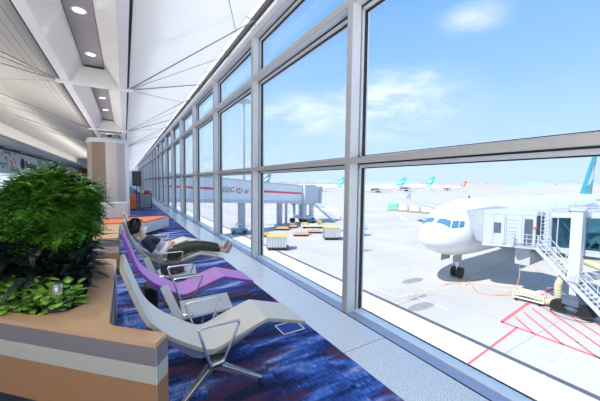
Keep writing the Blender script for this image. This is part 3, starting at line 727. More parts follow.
# side tables with a slanted support plate
def side_table(x, y, label):
    t = thing('side_table', label, 'side table', (x, y, 0), 'grey side tables between the loungers')
    e = MB(); e.prism([(-.20, -.20), (.24, -.20), (.30, .20), (-.17, .20)], .385, .405); e.build('tabletop', mat('grey_tabletop', (.40, .44, .50), .45), t, bevel=.006)
    e = MB(); e.beam((-.20, -.12, .33), (-.31, .12, .60), .07, .022, up=(0, 1, 0)); e.build('support_plate', MATS['grey_tabletop'], t, bevel=.004)
    e = MB(); e.tube([(.0, 0, .02), (.0, 0, .385)], .022, 12); e.build('post', M_steel, t)
    e = MB(); e.box((-.13, -.13, .0), (.15, .13, .02)); e.build('base', M_dark, t, bevel=.004); e = MB(); e.box((-.06, -.12, .35), (.12, .12, .385)); e.build('top_mount', M_dark, t, bevel=.004)
    e = MB(); e.tube([(-.19, -.16, .41), (-.12, -.20, .415), (-.12, -.16, .415)], .010, 8); e.build('hinge', M_steel, t)
    return t
side_table(.60, 2.765, 'grey side table between the near grey lounger and the purple one')
side_table(.52, 3.98, 'grey side table between the purple lounger and the person')
# bag on the second table and a dark bag on the floor
bagm = mat('charcoal_canvas', (.045, .045, .055), .8, 0, .2, 30, .3)
t = thing('backpack', 'charcoal backpack resting on the side table by the person', 'bag', (.50, 3.97, .407))
t.scale = (.9, .95, .78)
e = MB(); e.prism(crom([(-.135, -.09), (-.15, .02), (-.11, .09), (.10, .10), (.15, .03), (.14, -.08), (.0, -.11), (-.135, -.09)], 3)[:-1], 0, .17); e.build('body', bagm, t, bevel=.03, seg=3, smooth=True, angle=.9)
e = MB(); e.prism([(-.09, -.125), (.09, -.125), (.10, -.10), (-.10, -.10)], .02, .10); e.build('pocket', bagm, t, bevel=.01)
e = MB(); e.box((.0, -.131, .03), (.05, -.124, .045)); q = e.build('tag', mat('orange_tag', (.7, .2, .05), .6), t); q['label'] = 'orange zip tag'
e = MB(); e.tube([(-.08, .05, .16), (-.04, .06, .21), (.04, .06, .21), (.08, .05, .16)], .01, 6); e.build('handle', bagm, t)
t = thing('shoulder_bag', 'black shoulder bag standing on the carpet behind the purple lounger', 'bag', (.235, 3.80, 0))
e = MB(); e.prism(crom([(-.06, -.1), (-.07, .02), (-.05, .11), (.05, .11), (.07, .0), (.06, -.1), (-.06, -.1)], 3)[:-1], 0, .34); e.build('body', mat('black_nylon', (.012, .012, .014), .6, 0, .1, 30, .3), t, bevel=.03, seg=3)
e = MB(); e.tube([(0, -.07, .33), (.0, -.05, .46), (.01, .04, .46), (0, .08, .33)], .009, 6); e.build('strap', M_black, t)
# floor outlet frame
t = thing('floor_outlet', 'square floor outlet cover with white frame set in the blue carpet', 'floor outlet', (1.50, 2.665, .001))
e = MB()
for a, b in (((-.13, -.11), (.13, -.098)), ((-.13, .098), (.13, .11)), ((-.13, -.11), (-.118, .11)), ((.118, -.11), (.13, .11))): e.box((a[0], a[1], 0), (b[0], b[1], .004))
e.build('frame', M_white, t)
e = MB(); e.box((-.117, -.097, .0), (.117, .097, .002)); e.build('lid', mat('blue_lid', (.02, .06, .28), .9), t)

# ------------------------------------------------------------------ PERSON reclining on the third lounger
def skin(name, verts, edges, m, parent, sub=2, root=0):
    me = bpy.data.meshes.new(name); me.from_pydata([v[:3] for v in verts], edges, [])
    o = bpy.data.objects.new(name, me); C.objects.link(o)
    sk = o.modifiers.new('skin', 'SKIN'); sk.use_smooth_shade = True
    for i, v in enumerate(verts):
        r = v[3]; d = me.skin_vertices[0].data[i]; d.radius = (r, v[4] if len(v) > 4 else r); d.use_root = (i == root)
    ss = o.modifiers.new('sub', 'SUBSURF'); ss.levels = sub; ss.render_levels = sub
    dg = bpy.context.evaluated_depsgraph_get(); nm = bpy.data.meshes.new_from_object(o.evaluated_get(dg))
    bpy.data.objects.remove(o); nm.materials.clear()
    for q in (m if isinstance(m, (list, tuple)) else [m]): nm.materials.append(q)
    nm.polygons.foreach_set('use_smooth', [True] * len(nm.polygons))
    o = bpy.data.objects.new(name, nm); C.objects.link(o); o.parent = parent; return o
skinm = mat('skin', (.74, .47, .34), .55, 0, .05)
PY = 4.695
per = thing('person', 'person in navy and white top reclining on a pale lounger in a white face mask', 'person', (.53, PY, .385))
def pl(v): return (v[0] - .53, v[1], v[2] - .385) + tuple(v[3:])
# x, y (from the body's middle), z, radius
V = [(.53, 0, .490, .088), (.42, 0, .565, .082), (.31, 0, .655, .092), (.245, 0, .725, .088), (.195, 0, .775, .043), (.170, 0, .815, .045), (.135, 0, .875, .074), (.130, 0, .915, .078),
     (.262, .12, .705, .052), (.262, -.12, .705, .052), (.330, .20, .575, .038), (.375, -.20, .515, .038), (.47, .14, .600, .028), (.50, -.13, .590, .028), (.535, .05, .645, .022), (.555, -.05, .640, .022),
     (.57, .085, .480, .080), (.57, -.085, .480, .080), (.78, .085, .545, .064), (.78, -.085, .545, .064), (.965, .075, .580, .050), (.965, -.09, .565, .050), (1.17, .06, .545, .043), (1.17, -.075, .510, .043), (1.355, .055, .500, .031), (1.355, -.04, .450, .031),
     (1.385, .055, .478, .030), (1.40, -.04, .432, .030), (1.45, .06, .560, .026), (1.475, -.045, .515, .026)]
Ed = [(0, 1), (1, 2), (2, 3), (3, 4), (4, 5), (5, 6), (6, 7), (3, 8), (3, 9), (8, 10), (9, 11), (10, 12), (11, 13), (12, 14), (13, 15), (0, 16), (0, 17), (16, 18), (17, 19), (18, 20), (19, 21), (20, 22), (21, 23), (22, 24), (23, 25), (24, 26), (25, 27), (26, 28), (27, 29)]
# hands: palm and five separate fingers, folded on the belly
for pi_, sgn in ((14, -1), (15, 1)):
    b = V[pi_]; base = len(V)
    pal = (b[0] + .030, b[1] + sgn * .022, b[2] + .004, .020, .012); V.append(pal); Ed.append((pi_, base))
    for f_ in range(4):
        L_ = (.055, .062, .058, .045)[f_]; oy = (f_ - 1.5) * .016
        r0 = (pal[0] + .012 + .001 * f_, pal[1] + sgn * .012, pal[2] + oy * .8, .0082); i0 = len(V)
        V.append((pal[0] + .016, pal[1] + sgn * .018, pal[2] + oy, .0082)); V.append((pal[0] + .016 + L_ * .45, pal[1] + sgn * (.018 + L_ * .4), pal[2] + oy - .004, .0078)); V.append((pal[0] + .016 + L_ * .55, pal[1] + sgn * (.018 + L_ * .85), pal[2] + oy - .022, .0070))
        Ed += [(base, i0), (i0, i0 + 1), (i0 + 1, i0 + 2)]
    i0 = len(V); V += [(pal[0] - .008, pal[1] + sgn * .012, pal[2] + .026, .009), (pal[0] + .004, pal[1] + sgn * .032, pal[2] + .040, .008)]; Ed += [(base, i0), (i0, i0 + 1)]
body = skin('body', [pl(v) for v in V], Ed, skinm, per)
# head with features, joined to the neck by overlap inside one head mesh part of the clothes-free body
hd = Vector((.135, 0, .890))
e = MB()
def hp(th, ph):
    # th: 0 top .. pi chin ; ph: 0 = face forward
    x = math.sin(th) * math.cos(ph); y = math.sin(th) * math.sin(ph); z = math.cos(th)
    r = Vector((x * .103, y * .083, z * .122))
    if z < 0: r.x *= 1 - .12 * (-z); r.y *= 1 - .30 * (-z)
    f = max(0, x)
    d = lambda zz, yy, s, k: k * math.exp(-((z - zz) ** 2 + (y - yy) ** 2) / s ** 2) * (f > .2)
    r.x += d(-.08, 0, .14, .024) + d(-.22, 0, .12, .012)           # nose
    r.x -= d(.10, .33, .16, .010) + d(.10, -.33, .16, .010)         # eye sockets
    r.x += d(-.52, 0, .13, .008) - d(-.45, 0, .05, .005)            # lips
    r.x += d(-.86, 0, .2, .010)
    return r
nn, mm_ = 36, 26
vs = [];
tilt = Matrix.Rotation(math.radians(-14), 4, 'Y')
for i in range(mm_ + 1):
    for j in range(nn): vs.append(hd + (tilt @ hp(PI * i / mm_, 2 * PI * j / nn)) - Vector((.53, 0, .385)))
e.add(vs, [(i * nn + j, (i + 1) * nn + j, (i + 1) * nn + (j + 1) % nn, i * nn + (j + 1) % nn) for i in range(mm_) for j in range(nn)])
for s_ in (-1, 1): e.ball(tuple(hd + tilt @ Vector((-.004, s_ * .076, -.01)) - Vector((.53, 0, .385))), .026, 10, 8, 0, (.7, .35, 1.15))
q = e.build('face', skinm, per, smooth=True)
e = MB()
for s_ in (-1, 1): e.ball(tuple(hd + tilt @ Vector((.076, s_ * .030, .012)) - Vector((.53, 0, .385))), .011, 8, 6)
e.build('eyes', mat('eye', (.03, .02, .02), .2), per, smooth=True)
# hair
e = MB(); vs = []
for i in range(15):
    th = PI * .66 * i / 14
    for j in range(nn):
        ph = 2 * PI * j / nn; r = hp(th, ph)
        front = max(0, math.cos(ph)); k = 1.13 + .05 * noise.noise(Vector((th * 5, math.cos(ph) * 3, math.sin(ph) * 3)))
        lim = PI * (.24 + .42 * (1 - front) ** .9)
        if th > lim: r = hp(lim, ph); k = .97
        vs.append(hd + tilt @ (r * k) - Vector((.53, 0, .385)))
e.add(vs, [(i * nn + j, (i + 1) * nn + j, (i + 1) * nn + (j + 1) % nn, i * nn + (j + 1) % nn) for i in range(14) for j in range(nn)])
for k in range(420):
    th = rnd.uniform(0, PI * .60); ph = rnd.uniform(0, 6.283)
    if th > PI * (.22 + .40 * (1 - max(0, math.cos(ph))) ** .9): continue
    r = hp(th, ph) * 1.08; d = tilt @ (hp(th, ph).normalized() + Vector((rnd.uniform(-.6, .6), rnd.uniform(-.6, .6), rnd.uniform(-.7, .3))))
    leaf(e, hd + tilt @ r - Vector((.53, 0, .385)), d, (rnd.uniform(-1, 1), rnd.uniform(-1, 1), 1), .045, .014, .3, pts=[.8, 1, .1])
e.build('hair', mat('black_hair', (.012, .011, .012), .5, 0, .2, 60), per, smooth=True, recalc=False)
e = MB(); vs = []
for i in range(8):
    for j in range(9):
        th = PI * (.52 + .40 * i / 7); ph = -1.15 + 2.3 * j / 8; r = hp(th, ph) * 1.05
        r.x += .016 * math.cos((j - 4) / 4 * 1.4) * math.sin(PI * i / 7)
        vs.append(hd + tilt @ r - Vector((.53, 0, .385)))
e.add(vs, [(i * 9 + j, (i + 1) * 9 + j, (i + 1) * 9 + j + 1, i * 9 + j + 1) for i in range(7) for j in range(8)])
e.build('face_mask', mat('mask_white', (.85, .87, .9), .7), per, smooth=True, solid=.003)
# clothes
g_ = .012
def shirt_m():
    m = bpy.data.materials.new('colour_block_top'); m.use_nodes = True; t = m.node_tree; b = t.nodes['Principled BSDF']; co = N(t, 'ShaderNodeTexCoord')
    dt = N(t, 'ShaderNodeVectorMath', operation='DOT_PRODUCT'); t.links.new(co.outputs['Object'], dt.inputs[0]); dt.inputs[1].default_value = (-.72, 0, .69)
    mr = N(t, 'ShaderNodeMapRange'); t.links.new(dt.outputs['Value'], mr.inputs['Value']); mr.inputs['From Min'].default_value = 0; mr.inputs['From Max'].default_value = .5
    r = N(t, 'ShaderNodeValToRGB'); t.links.new(mr.outputs[0], r.inputs[0]); r.color_ramp.interpolation = 'CONSTANT'; el = r.color_ramp.elements
    el[0].position = 0; el[0].color = (.72, .74, .78, 1); el[1].position = .58; el[1].color = (.012, .018, .055, 1); q = el.new(.40); q.color = (.42, .44, .50, 1)
    t.links.new(r.outputs[0], b.inputs['Base Color']); b.inputs['Roughness'].default_value = .85; return m
TV = [(.600, 0, .490, .108), (.545, 0, .500, .108), (.46, 0, .565, .108, .118), (.36, 0, .640, .108, .125), (.255, 0, .725, .092, .110), (.205, 0, .775, .056), (.262, .135, .705, .062), (.262, -.135, .705, .062), (.330, .21, .575, .050), (.375, -.21, .515, .050), (.425, .175, .590, .042), (.44, -.17, .555, .042), (.515, .075, .640, .033), (.535, -.075, .635, .033)]
skin('top', [pl(v) for v in TV], [(0, 1), (1, 2), (2, 3), (3, 4), (4, 5), (4, 6), (4, 7), (6, 8), (7, 9), (8, 10), (9, 11), (10, 12), (11, 13)], shirt_m(), per)
LV = [(.50, 0, .485, .100), (.57, .085, .485, .092), (.57, -.085, .485, .092), (.78, .085, .545, .076), (.78, -.085, .545, .076), (.965, .075, .580, .062), (.965, -.09, .565, .062), (1.17, .06, .545, .054), (1.17, -.075, .510, .054), (1.32, .055, .508, .042), (1.315, -.045, .462, .042)]
skin('trousers', [pl(v) for v in LV], [(0, 1), (0, 2), (1, 3), (2, 4), (3, 5), (4, 6), (5, 7), (6, 8), (7, 9), (8, 10)], mat('dark_olive_cloth', (.038, .045, .030), .9, 0, .15, 20), per)
for (y_, zz, xx) in ((.055, .478, 1.40), (-.045, .430, 1.415)):
    SV = [(xx - .035, y_, zz + .0, .034), (xx + .005, y_, zz + .0, .040), (xx + .045, y_, zz + .065, .036), (xx + .085, y_ + .004, zz + .130, .028)]
    s_ = skin('shoe', [pl(v) for v in SV], [(0, 1), (1, 2), (2, 3)], mat('taupe_shoe', (.30, .27, .25), .7, 0, .1, 20), per)
    e = MB(); e.beam(pl((xx + .012, y_, zz - .040)), pl((xx + .122, y_, zz + .118)), .062, .014, up=(0, 0, 1)); e.build('sole', M_white, s_, bevel=.004)

# ------------------------------------------------------------------ sofa, counter and screen near the column
t = thing('bench_sofa', 'orange topped wedge bench with grey back next to the striped column', 'bench', (.3, 9.9, 0))
e = MB(); e.prism([(-.9, -.60), (.10, -.72), (.22, -.70), (.93, .45), (.85, .62), (-.9, .62)], .10, .385); e.build('base', mat('pale_bench_side', (.62, .64, .66), .6), t, bevel=.02)
e = MB(); e.prism([(-.9, -.58), (.10, -.70), (.20, -.68), (.91, .45), (.84, .60), (-.9, .60)], .387, .435); e.build('seat', mat('orange_vinyl', (.80, .22, .10), .5), t, bevel=.02)
e = MB(); e.prism([(-.92, .30), (-.22, .30), (-.20, .50), (-.92, .50)], .437, .93); e.build('backrest', mat('grey_felt', (.44, .48, .54), .8), t, bevel=.03)
e = MB(); e.box((-.8, -.5, 0), (.5, .5, .098)); e.build('plinth', M_dark, t)

t = thing('service_counter', 'grey counter with a black wire frame at the far end of the hall', 'counter', (.86, 18.2, 0))
e = MB(); e.box((-.12, 0, .12), (.36, .5, .86)); e.build('body', mat('grey_counter', (.30, .31, .33), .6), t, bevel=.01)
e = MB()
for x in (-.19, .42):
    for y in (-.05, .52): e.tube([(x, y, 0), (x, y, .92)], .018, 6)
e.tube([(-.19, -.05, .1), (.42, -.05, .1)], .018, 6); e.tube([(-.19, -.05, .9), (.42, -.05, .9)], .018, 6); e.build('frame', M_dark, t)
t = thing('red_basket', 'small red basket at the window end of the grey counter', 'basket', (1.10, 18.3, .862))
e = MB(); e.lathe([(.14, 0), (.18, .16), (.20, .18), (.17, .17), (.13, .02)], 16); e.build('bowl', mat('red_plastic', (.75, .06, .08), .4), t, smooth=True, angle=.7)
e = MB(); e.tube([(-.17, 0, .16), (-.12, 0, .27), (0, 0, .31), (.12, 0, .27), (.17, 0, .16)], .010, 5); e.build('handle', M_white, t)
t = thing('orange_cabinet', 'bright orange cabinet standing between the column and the grey counter', 'cabinet', (.40, 18.2, 0))
e = MB(); e.box((-.20, 0, .05), (.12, .45, .82)); e.build('body', mat('orange_cabinet', (.90, .17, .03), .5), t, bevel=.01); e = MB(); e.box((-.2, .02, .0), (.12, .43, .048)); e.build('plinth', M_dark, t)
e = MB(); e.box((-.19, -.02, .60), (.11, -.002, .615)); e.build('handle', M_steel, t)
bc = [srgb(235, 200, 60), srgb(240, 240, 235), srgb(200, 60, 50), srgb(230, 190, 70), srgb(60, 150, 90), srgb(240, 150, 60), srgb(120, 60, 40)]
bn = ['yellow', 'white', 'red', 'mustard', 'green', 'orange', 'brown']
for i in range(5):
    x = .79 + .085 * i; h = (.24, .20, .28, .22, .26, .2, .3)[i]
    t = thing('bottle', bn[i] + ' bottle in the row on top of the grey counter', 'bottle', (x, 18.6, .862), 'bottles on the grey counter')
    e = MB(); e.lathe([(.034, 0), (.036, .02), (.036, h * .6), (.014, h * .8), (.014, h)], 10); e.build('body', mat('bottle_%s' % bn[i], bc[i], .3), t, smooth=True, angle=.7)
    e = MB(); e.lathe([(.017, h), (.017, h + .02), (.001, h + .021)], 8); e.build('cap', M_white, t)
t = thing('display_screen', 'tall black display screen on a stand behind the grey counter', 'screen', (.60, 19.6, 0))
e = MB(); e.box((-.22, 0, 1.28), (.25, .07, 2.15)); e.build('housing', M_black, t, bevel=.01); e = MB(); e.box((-.19, -.006, 1.33), (.22, -.0005, 2.11)); e.build('panel', mat('screen_black', (.03, .03, .035), .15), t)
e = MB(); e.tube([(0, .03, .02), (0, .03, 1.28)], .03, 8); e.build('post', M_dark, t); e = MB(); e.box((-.22, -.15, 0), (.22, .25, .02)); e.build('base', M_dark, t)
t = thing('green_sign', 'small green topped rack beside the black display screen', 'rack', (.24, 19.3, 0))
e = MB(); e.box((-.17, 0, 1.14), (.14, .05, 1.24)); e.build('header', mat('green_header', (.05, .35, .12), .5), t); e = MB(); e.tube([(-.14, .02, 0), (-.14, .02, 1.14)], .015, 6); e.tube([(.11, .02, 0), (.11, .02, 1.14)], .015, 6); e.box((-.15, 0, .0), (.12, .05, .03)); e.build('frame', M_steel, t)

# ================================================================== OUTSIDE
G = -7.9
e = MB(); nseg = 24
vs = [(2.7, -60, G), (2.7, 75, G), (-300, 75, G), (-300, 2600, G), (3500, 2600, G), (3500, -900, G), (2.7, -900, G)]
e.add(vs, [(0, 6, 5, 4, 3, 2, 1)]); struct(e.build('ground', M_conc, recalc=False), 'pale concrete apron')
# kerbside drain channel and service road
e = MB(); e.box((17.78, -80, G + .005), (18.12, 200, G + .02)); tag(e.build('drain_channel', mat('drain_grey', (.10, .11, .135), .8)), 'long grey drain channel across the apron parallel to the window', 'drain')
roadm = mat('road_concrete', (.70, .685, .64), .9, 0, .06, .4)
e = MB(); e.box((2.7, -80, G + .003), (17.7, 200, G + .006)); struct(e.build('ground_road', roadm), 'pale service road beside the terminal').name = 'ground.001'
redp = mat('red_paint', (.78, .16, .18), .7, 0, .15, 3); whp = mat('white_paint_line', (.80, .80, .80), .7); yep = mat('yellow_paint', (.66, .50, .32), .7, 0, .15, 3)
def strip(mb, pts, w, z=.012):
    pts = [Vector((x, y, 0)) for x, y in pts]
    for i in range(len(pts) - 1):
        a, b = pts[i], pts[i + 1]; d = (b - a).normalized(); s_ = Vector((-d.y, d.x, 0)) * w / 2; a2 = a - d * w * .3; b2 = b + d * w * .3
        mb.add([(p.x, p.y, G + z) for p in (a2 - s_, b2 - s_, b2 + s_, a2 + s_)], [(0, 1, 2, 3)])
e = MB()
A = (22.2, 9.46); Bp = (27.3, 9.95); strip(e, [A, Bp, (38, 10.6)], .22); strip(e, [A, (22.25, 4.6), (22.4, -12)], .22)
for k in range(9):
    y0_ = 7.65 - 1.45 * k; strip(e, [(22.25, y0_), (22.25 + (9.35 - y0_) * .97, 9.35)], .15)
tag(e.build('red_hatching', redp), 'red hatched no parking area painted on the apron by the bridge wheels', 'road marking')
e = MB(); strip(e, [(15.3, 8.0), (22.2, 8.55)], .14); tag(e.build('red_line', redp), 'single red line running across the apron toward the window', 'road marking')
e = MB()
for k in range(9): strip(e, [(13.2 + 1.35 * k, 5.35 + .06 * k), (13.9 + 1.35 * k, 5.4 + .06 * k)], .12)
tag(e.build('white_dashes', whp), 'dashed white line crossing the drain channel', 'road marking')
e = MB(); strip(e, [(19.3, 16.0), (20.9, 16.1)], .1); strip(e, [(19.3, 16.0), (19.1, 21.0)], .1); strip(e, [(20.9, 16.1), (20.8, 12.5)], .1); tag(e.build('white_bay_marking', whp), 'faint white bay outline on the apron behind the drain channel', 'road marking')
e = MB(); strip(e, [(15, 14.95), (60, 18.6)], .16); strip(e, [(27.0, 15.3), (30.2, 15.0)], .3); strip(e, [(25.2, 16.0), (60, 9)], .09); tag(e.build('yellow_lead_line', yep), 'yellow lead in line under the airliner nose wheel', 'road marking')
e = MB(); strip(e, crom([(27, 15.6), (29, 14.0), (30.5, 12.2), (33, 11.4), (37, 12.2), (42, 15)], 5), .07, .014); tag(e.build('orange_curved_line', mat('orange_paint', (.80, .33, .18), .7)), 'thin orange curved line on the apron beside the nose wheel', 'road marking')
for i, (x, y, r_) in enumerate(((19.6, 13.9, .9), (20.9, 15.3, .7), (24.1, 18.2, .9), (40, 45, 2.5), (28, 30, 1.4))):
    e = MB(); pts = [(x + r_ * (1 + .3 * noise.noise(Vector((a, i, 0)))) * math.cos(a * PI / 9) * 1.7, y + r_ * (.8 + .3 * noise.noise(Vector((i, a, 3)))) * math.sin(a * PI / 9) * .7) for a in range(18)]
    e.add([(a, b, G + .004 + .0005 * i) for a, b in pts], [tuple(range(18))])
    tag(e.build('oil_stain', mat('oil_stain', (.30, .295, .29), .8, 0, .35, 2)), ['dark oil stain on the apron left of the nose wheel, nearer the window', 'dark oil stain on the apron, beyond the nearest one', 'dark oil stain just left of the airliner nose', 'large faint stain far out on the apron', 'faint stain midway across the apron'][i], 'stain')

# ------------------------------------------------------------------ airliners
def hullfn(T):
    def at(s):
        for i in range(len(T) - 1):
            if s <= T[i + 1][0] or i == len(T) - 2:
                a, b = T[i], T[i + 1]; t = (s - a[0]) / (b[0] - a[0])
                p0 = T[max(i - 1, 0)]; p3 = T[min(i + 2, len(T) - 1)]; out = []
                for k in (1, 2, 3):
                    m0 = (b[k] - p0[k]) / max(1e-6, (b[0] - p0[0])) * (b[0] - a[0]); m1 = (p3[k] - a[k]) / max(1e-6, (p3[0] - a[0])) * (b[0] - a[0])
                    if i == 0: m0 = (b[k] - a[k]) * 1.6
                    t2, t3 = t * t, t ** 3
                    out.append((2 * t3 - 3 * t2 + 1) * a[k] + (t3 - 2 * t2 + t) * m0 + (-2 * t3 + 3 * t2) * b[k] + (t3 - t2) * m1)
                return out
    return at
# s from the nose tip, top, bottom, half width; heights above ground
TAB = [(0, 4.55, 4.45, .05), (.25, 5.0, 4.02, .55), (.8, 5.5, 3.62, 1.05), (1.7, 6.15, 3.2, 1.62), (2.8, 6.95, 2.85, 2.08), (4.2, 7.60, 2.60, 2.46), (6.2, 7.98, 2.42, 2.72), (9, 8.10, 2.38, 2.82), (42, 8.10, 2.38, 2.82), (49, 8.10, 3.2, 2.6), (56, 8.0, 5.0, 1.75), (61, 7.75, 6.4, .9), (63.2, 7.5, 6.9, .35)]
hull = hullfn(TAB)
def hpnt(s, th, off=0):
    t, b, w = hull(s); cz = (t + b) / 2; h = (t - b) / 2
    return Vector((s, -(w + off) * math.sin(th), cz + (h + off) * math.cos(th)))      # th=0 top, positive = port side (-y)
hw = mat('airliner_white', (.80, .81, .82), .3, 0, .015, .3, coat=.3)
tealp = mat('airline_teal', (.04, .44, .52), .4, 0, .05, .3)
whitel = mat('livery_white', (.85, .87, .88), .4)
greyw = mat('wing_grey', (.52, .54, .56), .4, .1)
def wingm(mb, P0, P1, c0, c1, th0, th1, mi=0, ver=False):
    # tapered panel; P = leading-edge points, chord along +x
    vs = []
    for P, c, th in ((P0, c0, th0), (P1, c1, th1)):
        for t, k in ((0, 0), (.12, .42), (.35, .5), (.7, .3), (1, .02)):
            for s_ in (1, -1):
                d = Vector((c * t, 0, 0)) + (Vector((0, s_ * th * k, 0)) if ver else Vector((0, 0, s_ * th * k))); vs.append(Vector(P) + d)
    fs = []
    ring = [0, 2, 4, 6, 8, 9, 7, 5, 3, 1]
    for i in range(10):
        a, b = ring[i], ring[(i + 1) % 10]; fs.append((a, b, b + 10, a + 10))
    fs += [tuple(ring), tuple(x + 10 for x in reversed(ring))]
    mb.add(vs, fs, mi)
def airliner(name, label, loc, rz, tail_m, detail=False, sc=1.0, logo=True):
    t = thing(name, label, 'airliner', loc, None, rz)
    t.scale = (sc, sc, sc)
    e = MB(); ss = [0, .08, .18, .3, .5, .8, 1.2, 1.7, 2.3, 2.8, 3.4, 4.2, 5.2, 6.2, 7.5, 9] + [9 + 33 * i / 8 for i in range(1, 9)] + [44.5, 47, 49, 52, 54, 56, 58.5, 61, 62.3, 63.2]
    n = 40 if detail else 16
    vs = [hpnt(s, 2 * PI * j / n) for s in ss for j in range(n)]
    e.add(vs, [(i * n + j, i * n + (j + 1) % n, (i + 1) * n + (j + 1) % n, (i + 1) * n + j) for i in range(len(ss) - 1) for j in range(n)])
    e.add([hpnt(0, 2 * PI * j / n) for j in range(n)], [tuple(range(n))]); e.add([hpnt(63.2, 2 * PI * j / n) for j in range(n)], [tuple(range(n))])
    e.build('fuselage', hw, t, smooth=True)
    for s_ in (-1, 1):
        e = MB(); wingm(e, (22, s_ * 2.2, 3.6), (39.5, s_ * 29.5, 5.6), 11.5, 2.2, 1.5, .3); e.beam((40.2, s_ * 29.4, 5.65), (42.2, s_ * 30.3, 7.3), .1, 1.6, h2=.6, up=(1, 0, 0)); q = e.build('wing', greyw, t)
        e = MB(); e.tube([(20.6, s_ * 9.3, 2.5), (20.9, s_ * 9.3, 2.5), (22, s_ * 9.3, 2.5), (24, s_ * 9.3, 2.5), (26.2, s_ * 9.3, 2.5), (27.4, s_ * 9.3, 2.5)], 1, 20, rs=[1.25, 1.45, 1.6, 1.5, 1.05, .5]); e.beam((22.5, s_ * 9.3, 4), (27.5, s_ * 9.3, 4.4), .3, .8); e.build('engine', hw, t, smooth=True, angle=.7)
        e = MB(); wingm(e, (54.5, s_ * .9, 6.9), (60.2, s_ * 9.6, 7.6), 5.6, 2.0, .6, .15); e.build('tailplane', greyw, t)
    e = MB(); wingm(e, (51.5, 0, 7.7), (60.4, 0, 16.9), 9.2, 3.4, .8, .25, ver=True); fin = e.build('fin', tail_m, t)
    if logo:
        for s_ in (-1, 1):
            e = MB(); yy = s_ * .36
            pts = [(55.0, 9.6), (57.0, 9.9), (59.5, 11.4), (61.6, 14.2), (60.9, 14.0), (59.4, 12.5), (58.2, 12.0), (59.0, 13.6), (57.6, 12.2), (56.6, 11.0)]
            e.prism(pts, min(yy, yy * .9), max(yy, yy * .9), f=lambda x, z, y: (x, y, z)); e.build('fin_emblem', whitel, fin)
    e = MB()
    for s_ in (-1, 1): e.tube([(6.1, s_ * .32 - .14, .55), (6.1, s_ * .32 + .14, .55)], .55, 24)
    ng = MB(); ng.tube([(6.1, 0, .55), (5.9, 0, 2.7)], .14, 10); ng.tube([(6.05, 0, 1.3), (7.1, 0, 2.5)], .08, 8); ng.tube([(6.1, -.4, .55), (6.1, .4, .55)], .09, 8); ng.box((5.85, -.25, 1.35), (5.95, .25, 1.5))
    g_ = ng.build('nose_gear', M_steel, t); e.build('wheels', M_black, g_, smooth=True, angle=.7)
    if detail:
        e = MB(); e.box((4.0, -.62, 1.95), (5.6, -.55, 2.62)); e.box((4.0, .55, 1.95), (5.6, .62, 2.62)); e.build('gear_door', mat('gear_door', (.35, .36, .37), .5), t)
    for s_ in (-1, 1):
        g2 = MB(); g2.tube([(33, s_ * 5.0, .7), (33, s_ * 4.2, 3.4)], .2, 10); g_ = g2.build('main_gear', M_steel, t)
        e = MB()
        for dx in (-.75, .75):
            for dy in (-.55, .55): e.tube([(33 + dx, s_ * 5.0 + dy - .2, .7), (33 + dx, s_ * 5.0 + dy + .2, .7)], .7, 20)
        e.build('wheels', M_black, g_, smooth=True, angle=.7)
    def patch(mb, c4, off, n_=5, mi=0):
        # c4: four (s, th) corners
        vs = []
        for i in range(n_ + 1):
            for j in range(n_ + 1):
                u, v = i / n_, j / n_
                s = (1 - u) * ((1 - v) * c4[0][0] + v * c4[3][0]) + u * ((1 - v) * c4[1][0] + v * c4[2][0])
                th = (1 - u) * ((1 - v) * c4[0][1] + v * c4[3][1]) + u * ((1 - v) * c4[1][1] + v * c4[2][1])
                vs.append(hpnt(s, th, off))
        k = n_ + 1; mb.add(vs, [(i * k + j, (i + 1) * k + j, (i + 1) * k + j + 1, i * k + j + 1) for i in range(n_) for j in range(n_)], mi)
    if detail:
        wm = mat('cockpit_glass', (.12, .26, .42), .12, .2, .1, 1)
        for s_ in (1, -1):
            for c4 in (((1.42, .12), (1.95, .10), (2.25, .66), (1.72, .92)), ((1.78, .96), (2.32, .70), (2.78, .88), (2.30, 1.12)), ((2.36, 1.13), (2.84, .90), (3.22, 1.00), (2.90, 1.20))):
                e = MB(); patch(e, [(a, b * s_) for a, b in c4], .012); q = e.build('cockpit_window', wm, t, smooth=True, recalc=False)
        wf = mat('window_surround', (.62, .64, .66), .5)
        e = MB()
        patch(e, [(4.7, 1.62), (5.3, 1.50), (5.6, 1.62), (4.9, 1.78)], .012); patch(e, [(4.9, 1.50), (5.6, 1.42), (5.75, 1.5), (5.0, 1.62)], .012); q = e.build('livery_stroke', tealp, t, recalc=False); q['label'] = 'teal brush stroke by the door'
        e = MB()
        for k in range(56):
            s = 9.5 + .72 * k
            if s < 50: patch(e, [(s, 1.16), (s + .26, 1.16), (s + .26, 1.30), (s, 1.30)], .012, 1)
        e.build('cabin_windows', mat('cabin_window', (.12, .15, .2), .2), t, recalc=False)
        e = MB(); e.tube([hpnt(3.0, .55, .0), hpnt(3.0, .55, .3)], .02, 5); e.beam(hpnt(7.8, 0, 0), hpnt(8.0, 0, .22), .04, .2); e.build('antenna', M_dark, t)
    return t
a_ = math.atan2(4.3, 63.5)
airliner('airliner', 'large white airliner with teal tail parked at the gate, nose toward the window', (22.95, 16.25, G), a_, tealp, True)
pa = mat('tail_navy', (.07, .17, .22), .45)
airliner('airliner', 'distant white airliner with dark patterned tail seen above the left jet bridge', (100, 362, G), math.radians(-52), pa, False, 1.15)
airliner('airliner', 'distant white airliner with teal tail, left one of the far pair', (228, 264, G), math.radians(-58), tealp)
airliner('airliner', 'distant white airliner with teal tail, right one of the far pair', (313.7, 301.5, G), math.radians(-58), tealp, False, 1.18)
redt = mat('tail_red', (.80, .10, .05), .45)
airliner('airliner', 'distant airliner with red tail and red fuselage end near the horizon', (434, 305.5, G), math.radians(-62), redt, False, .9)
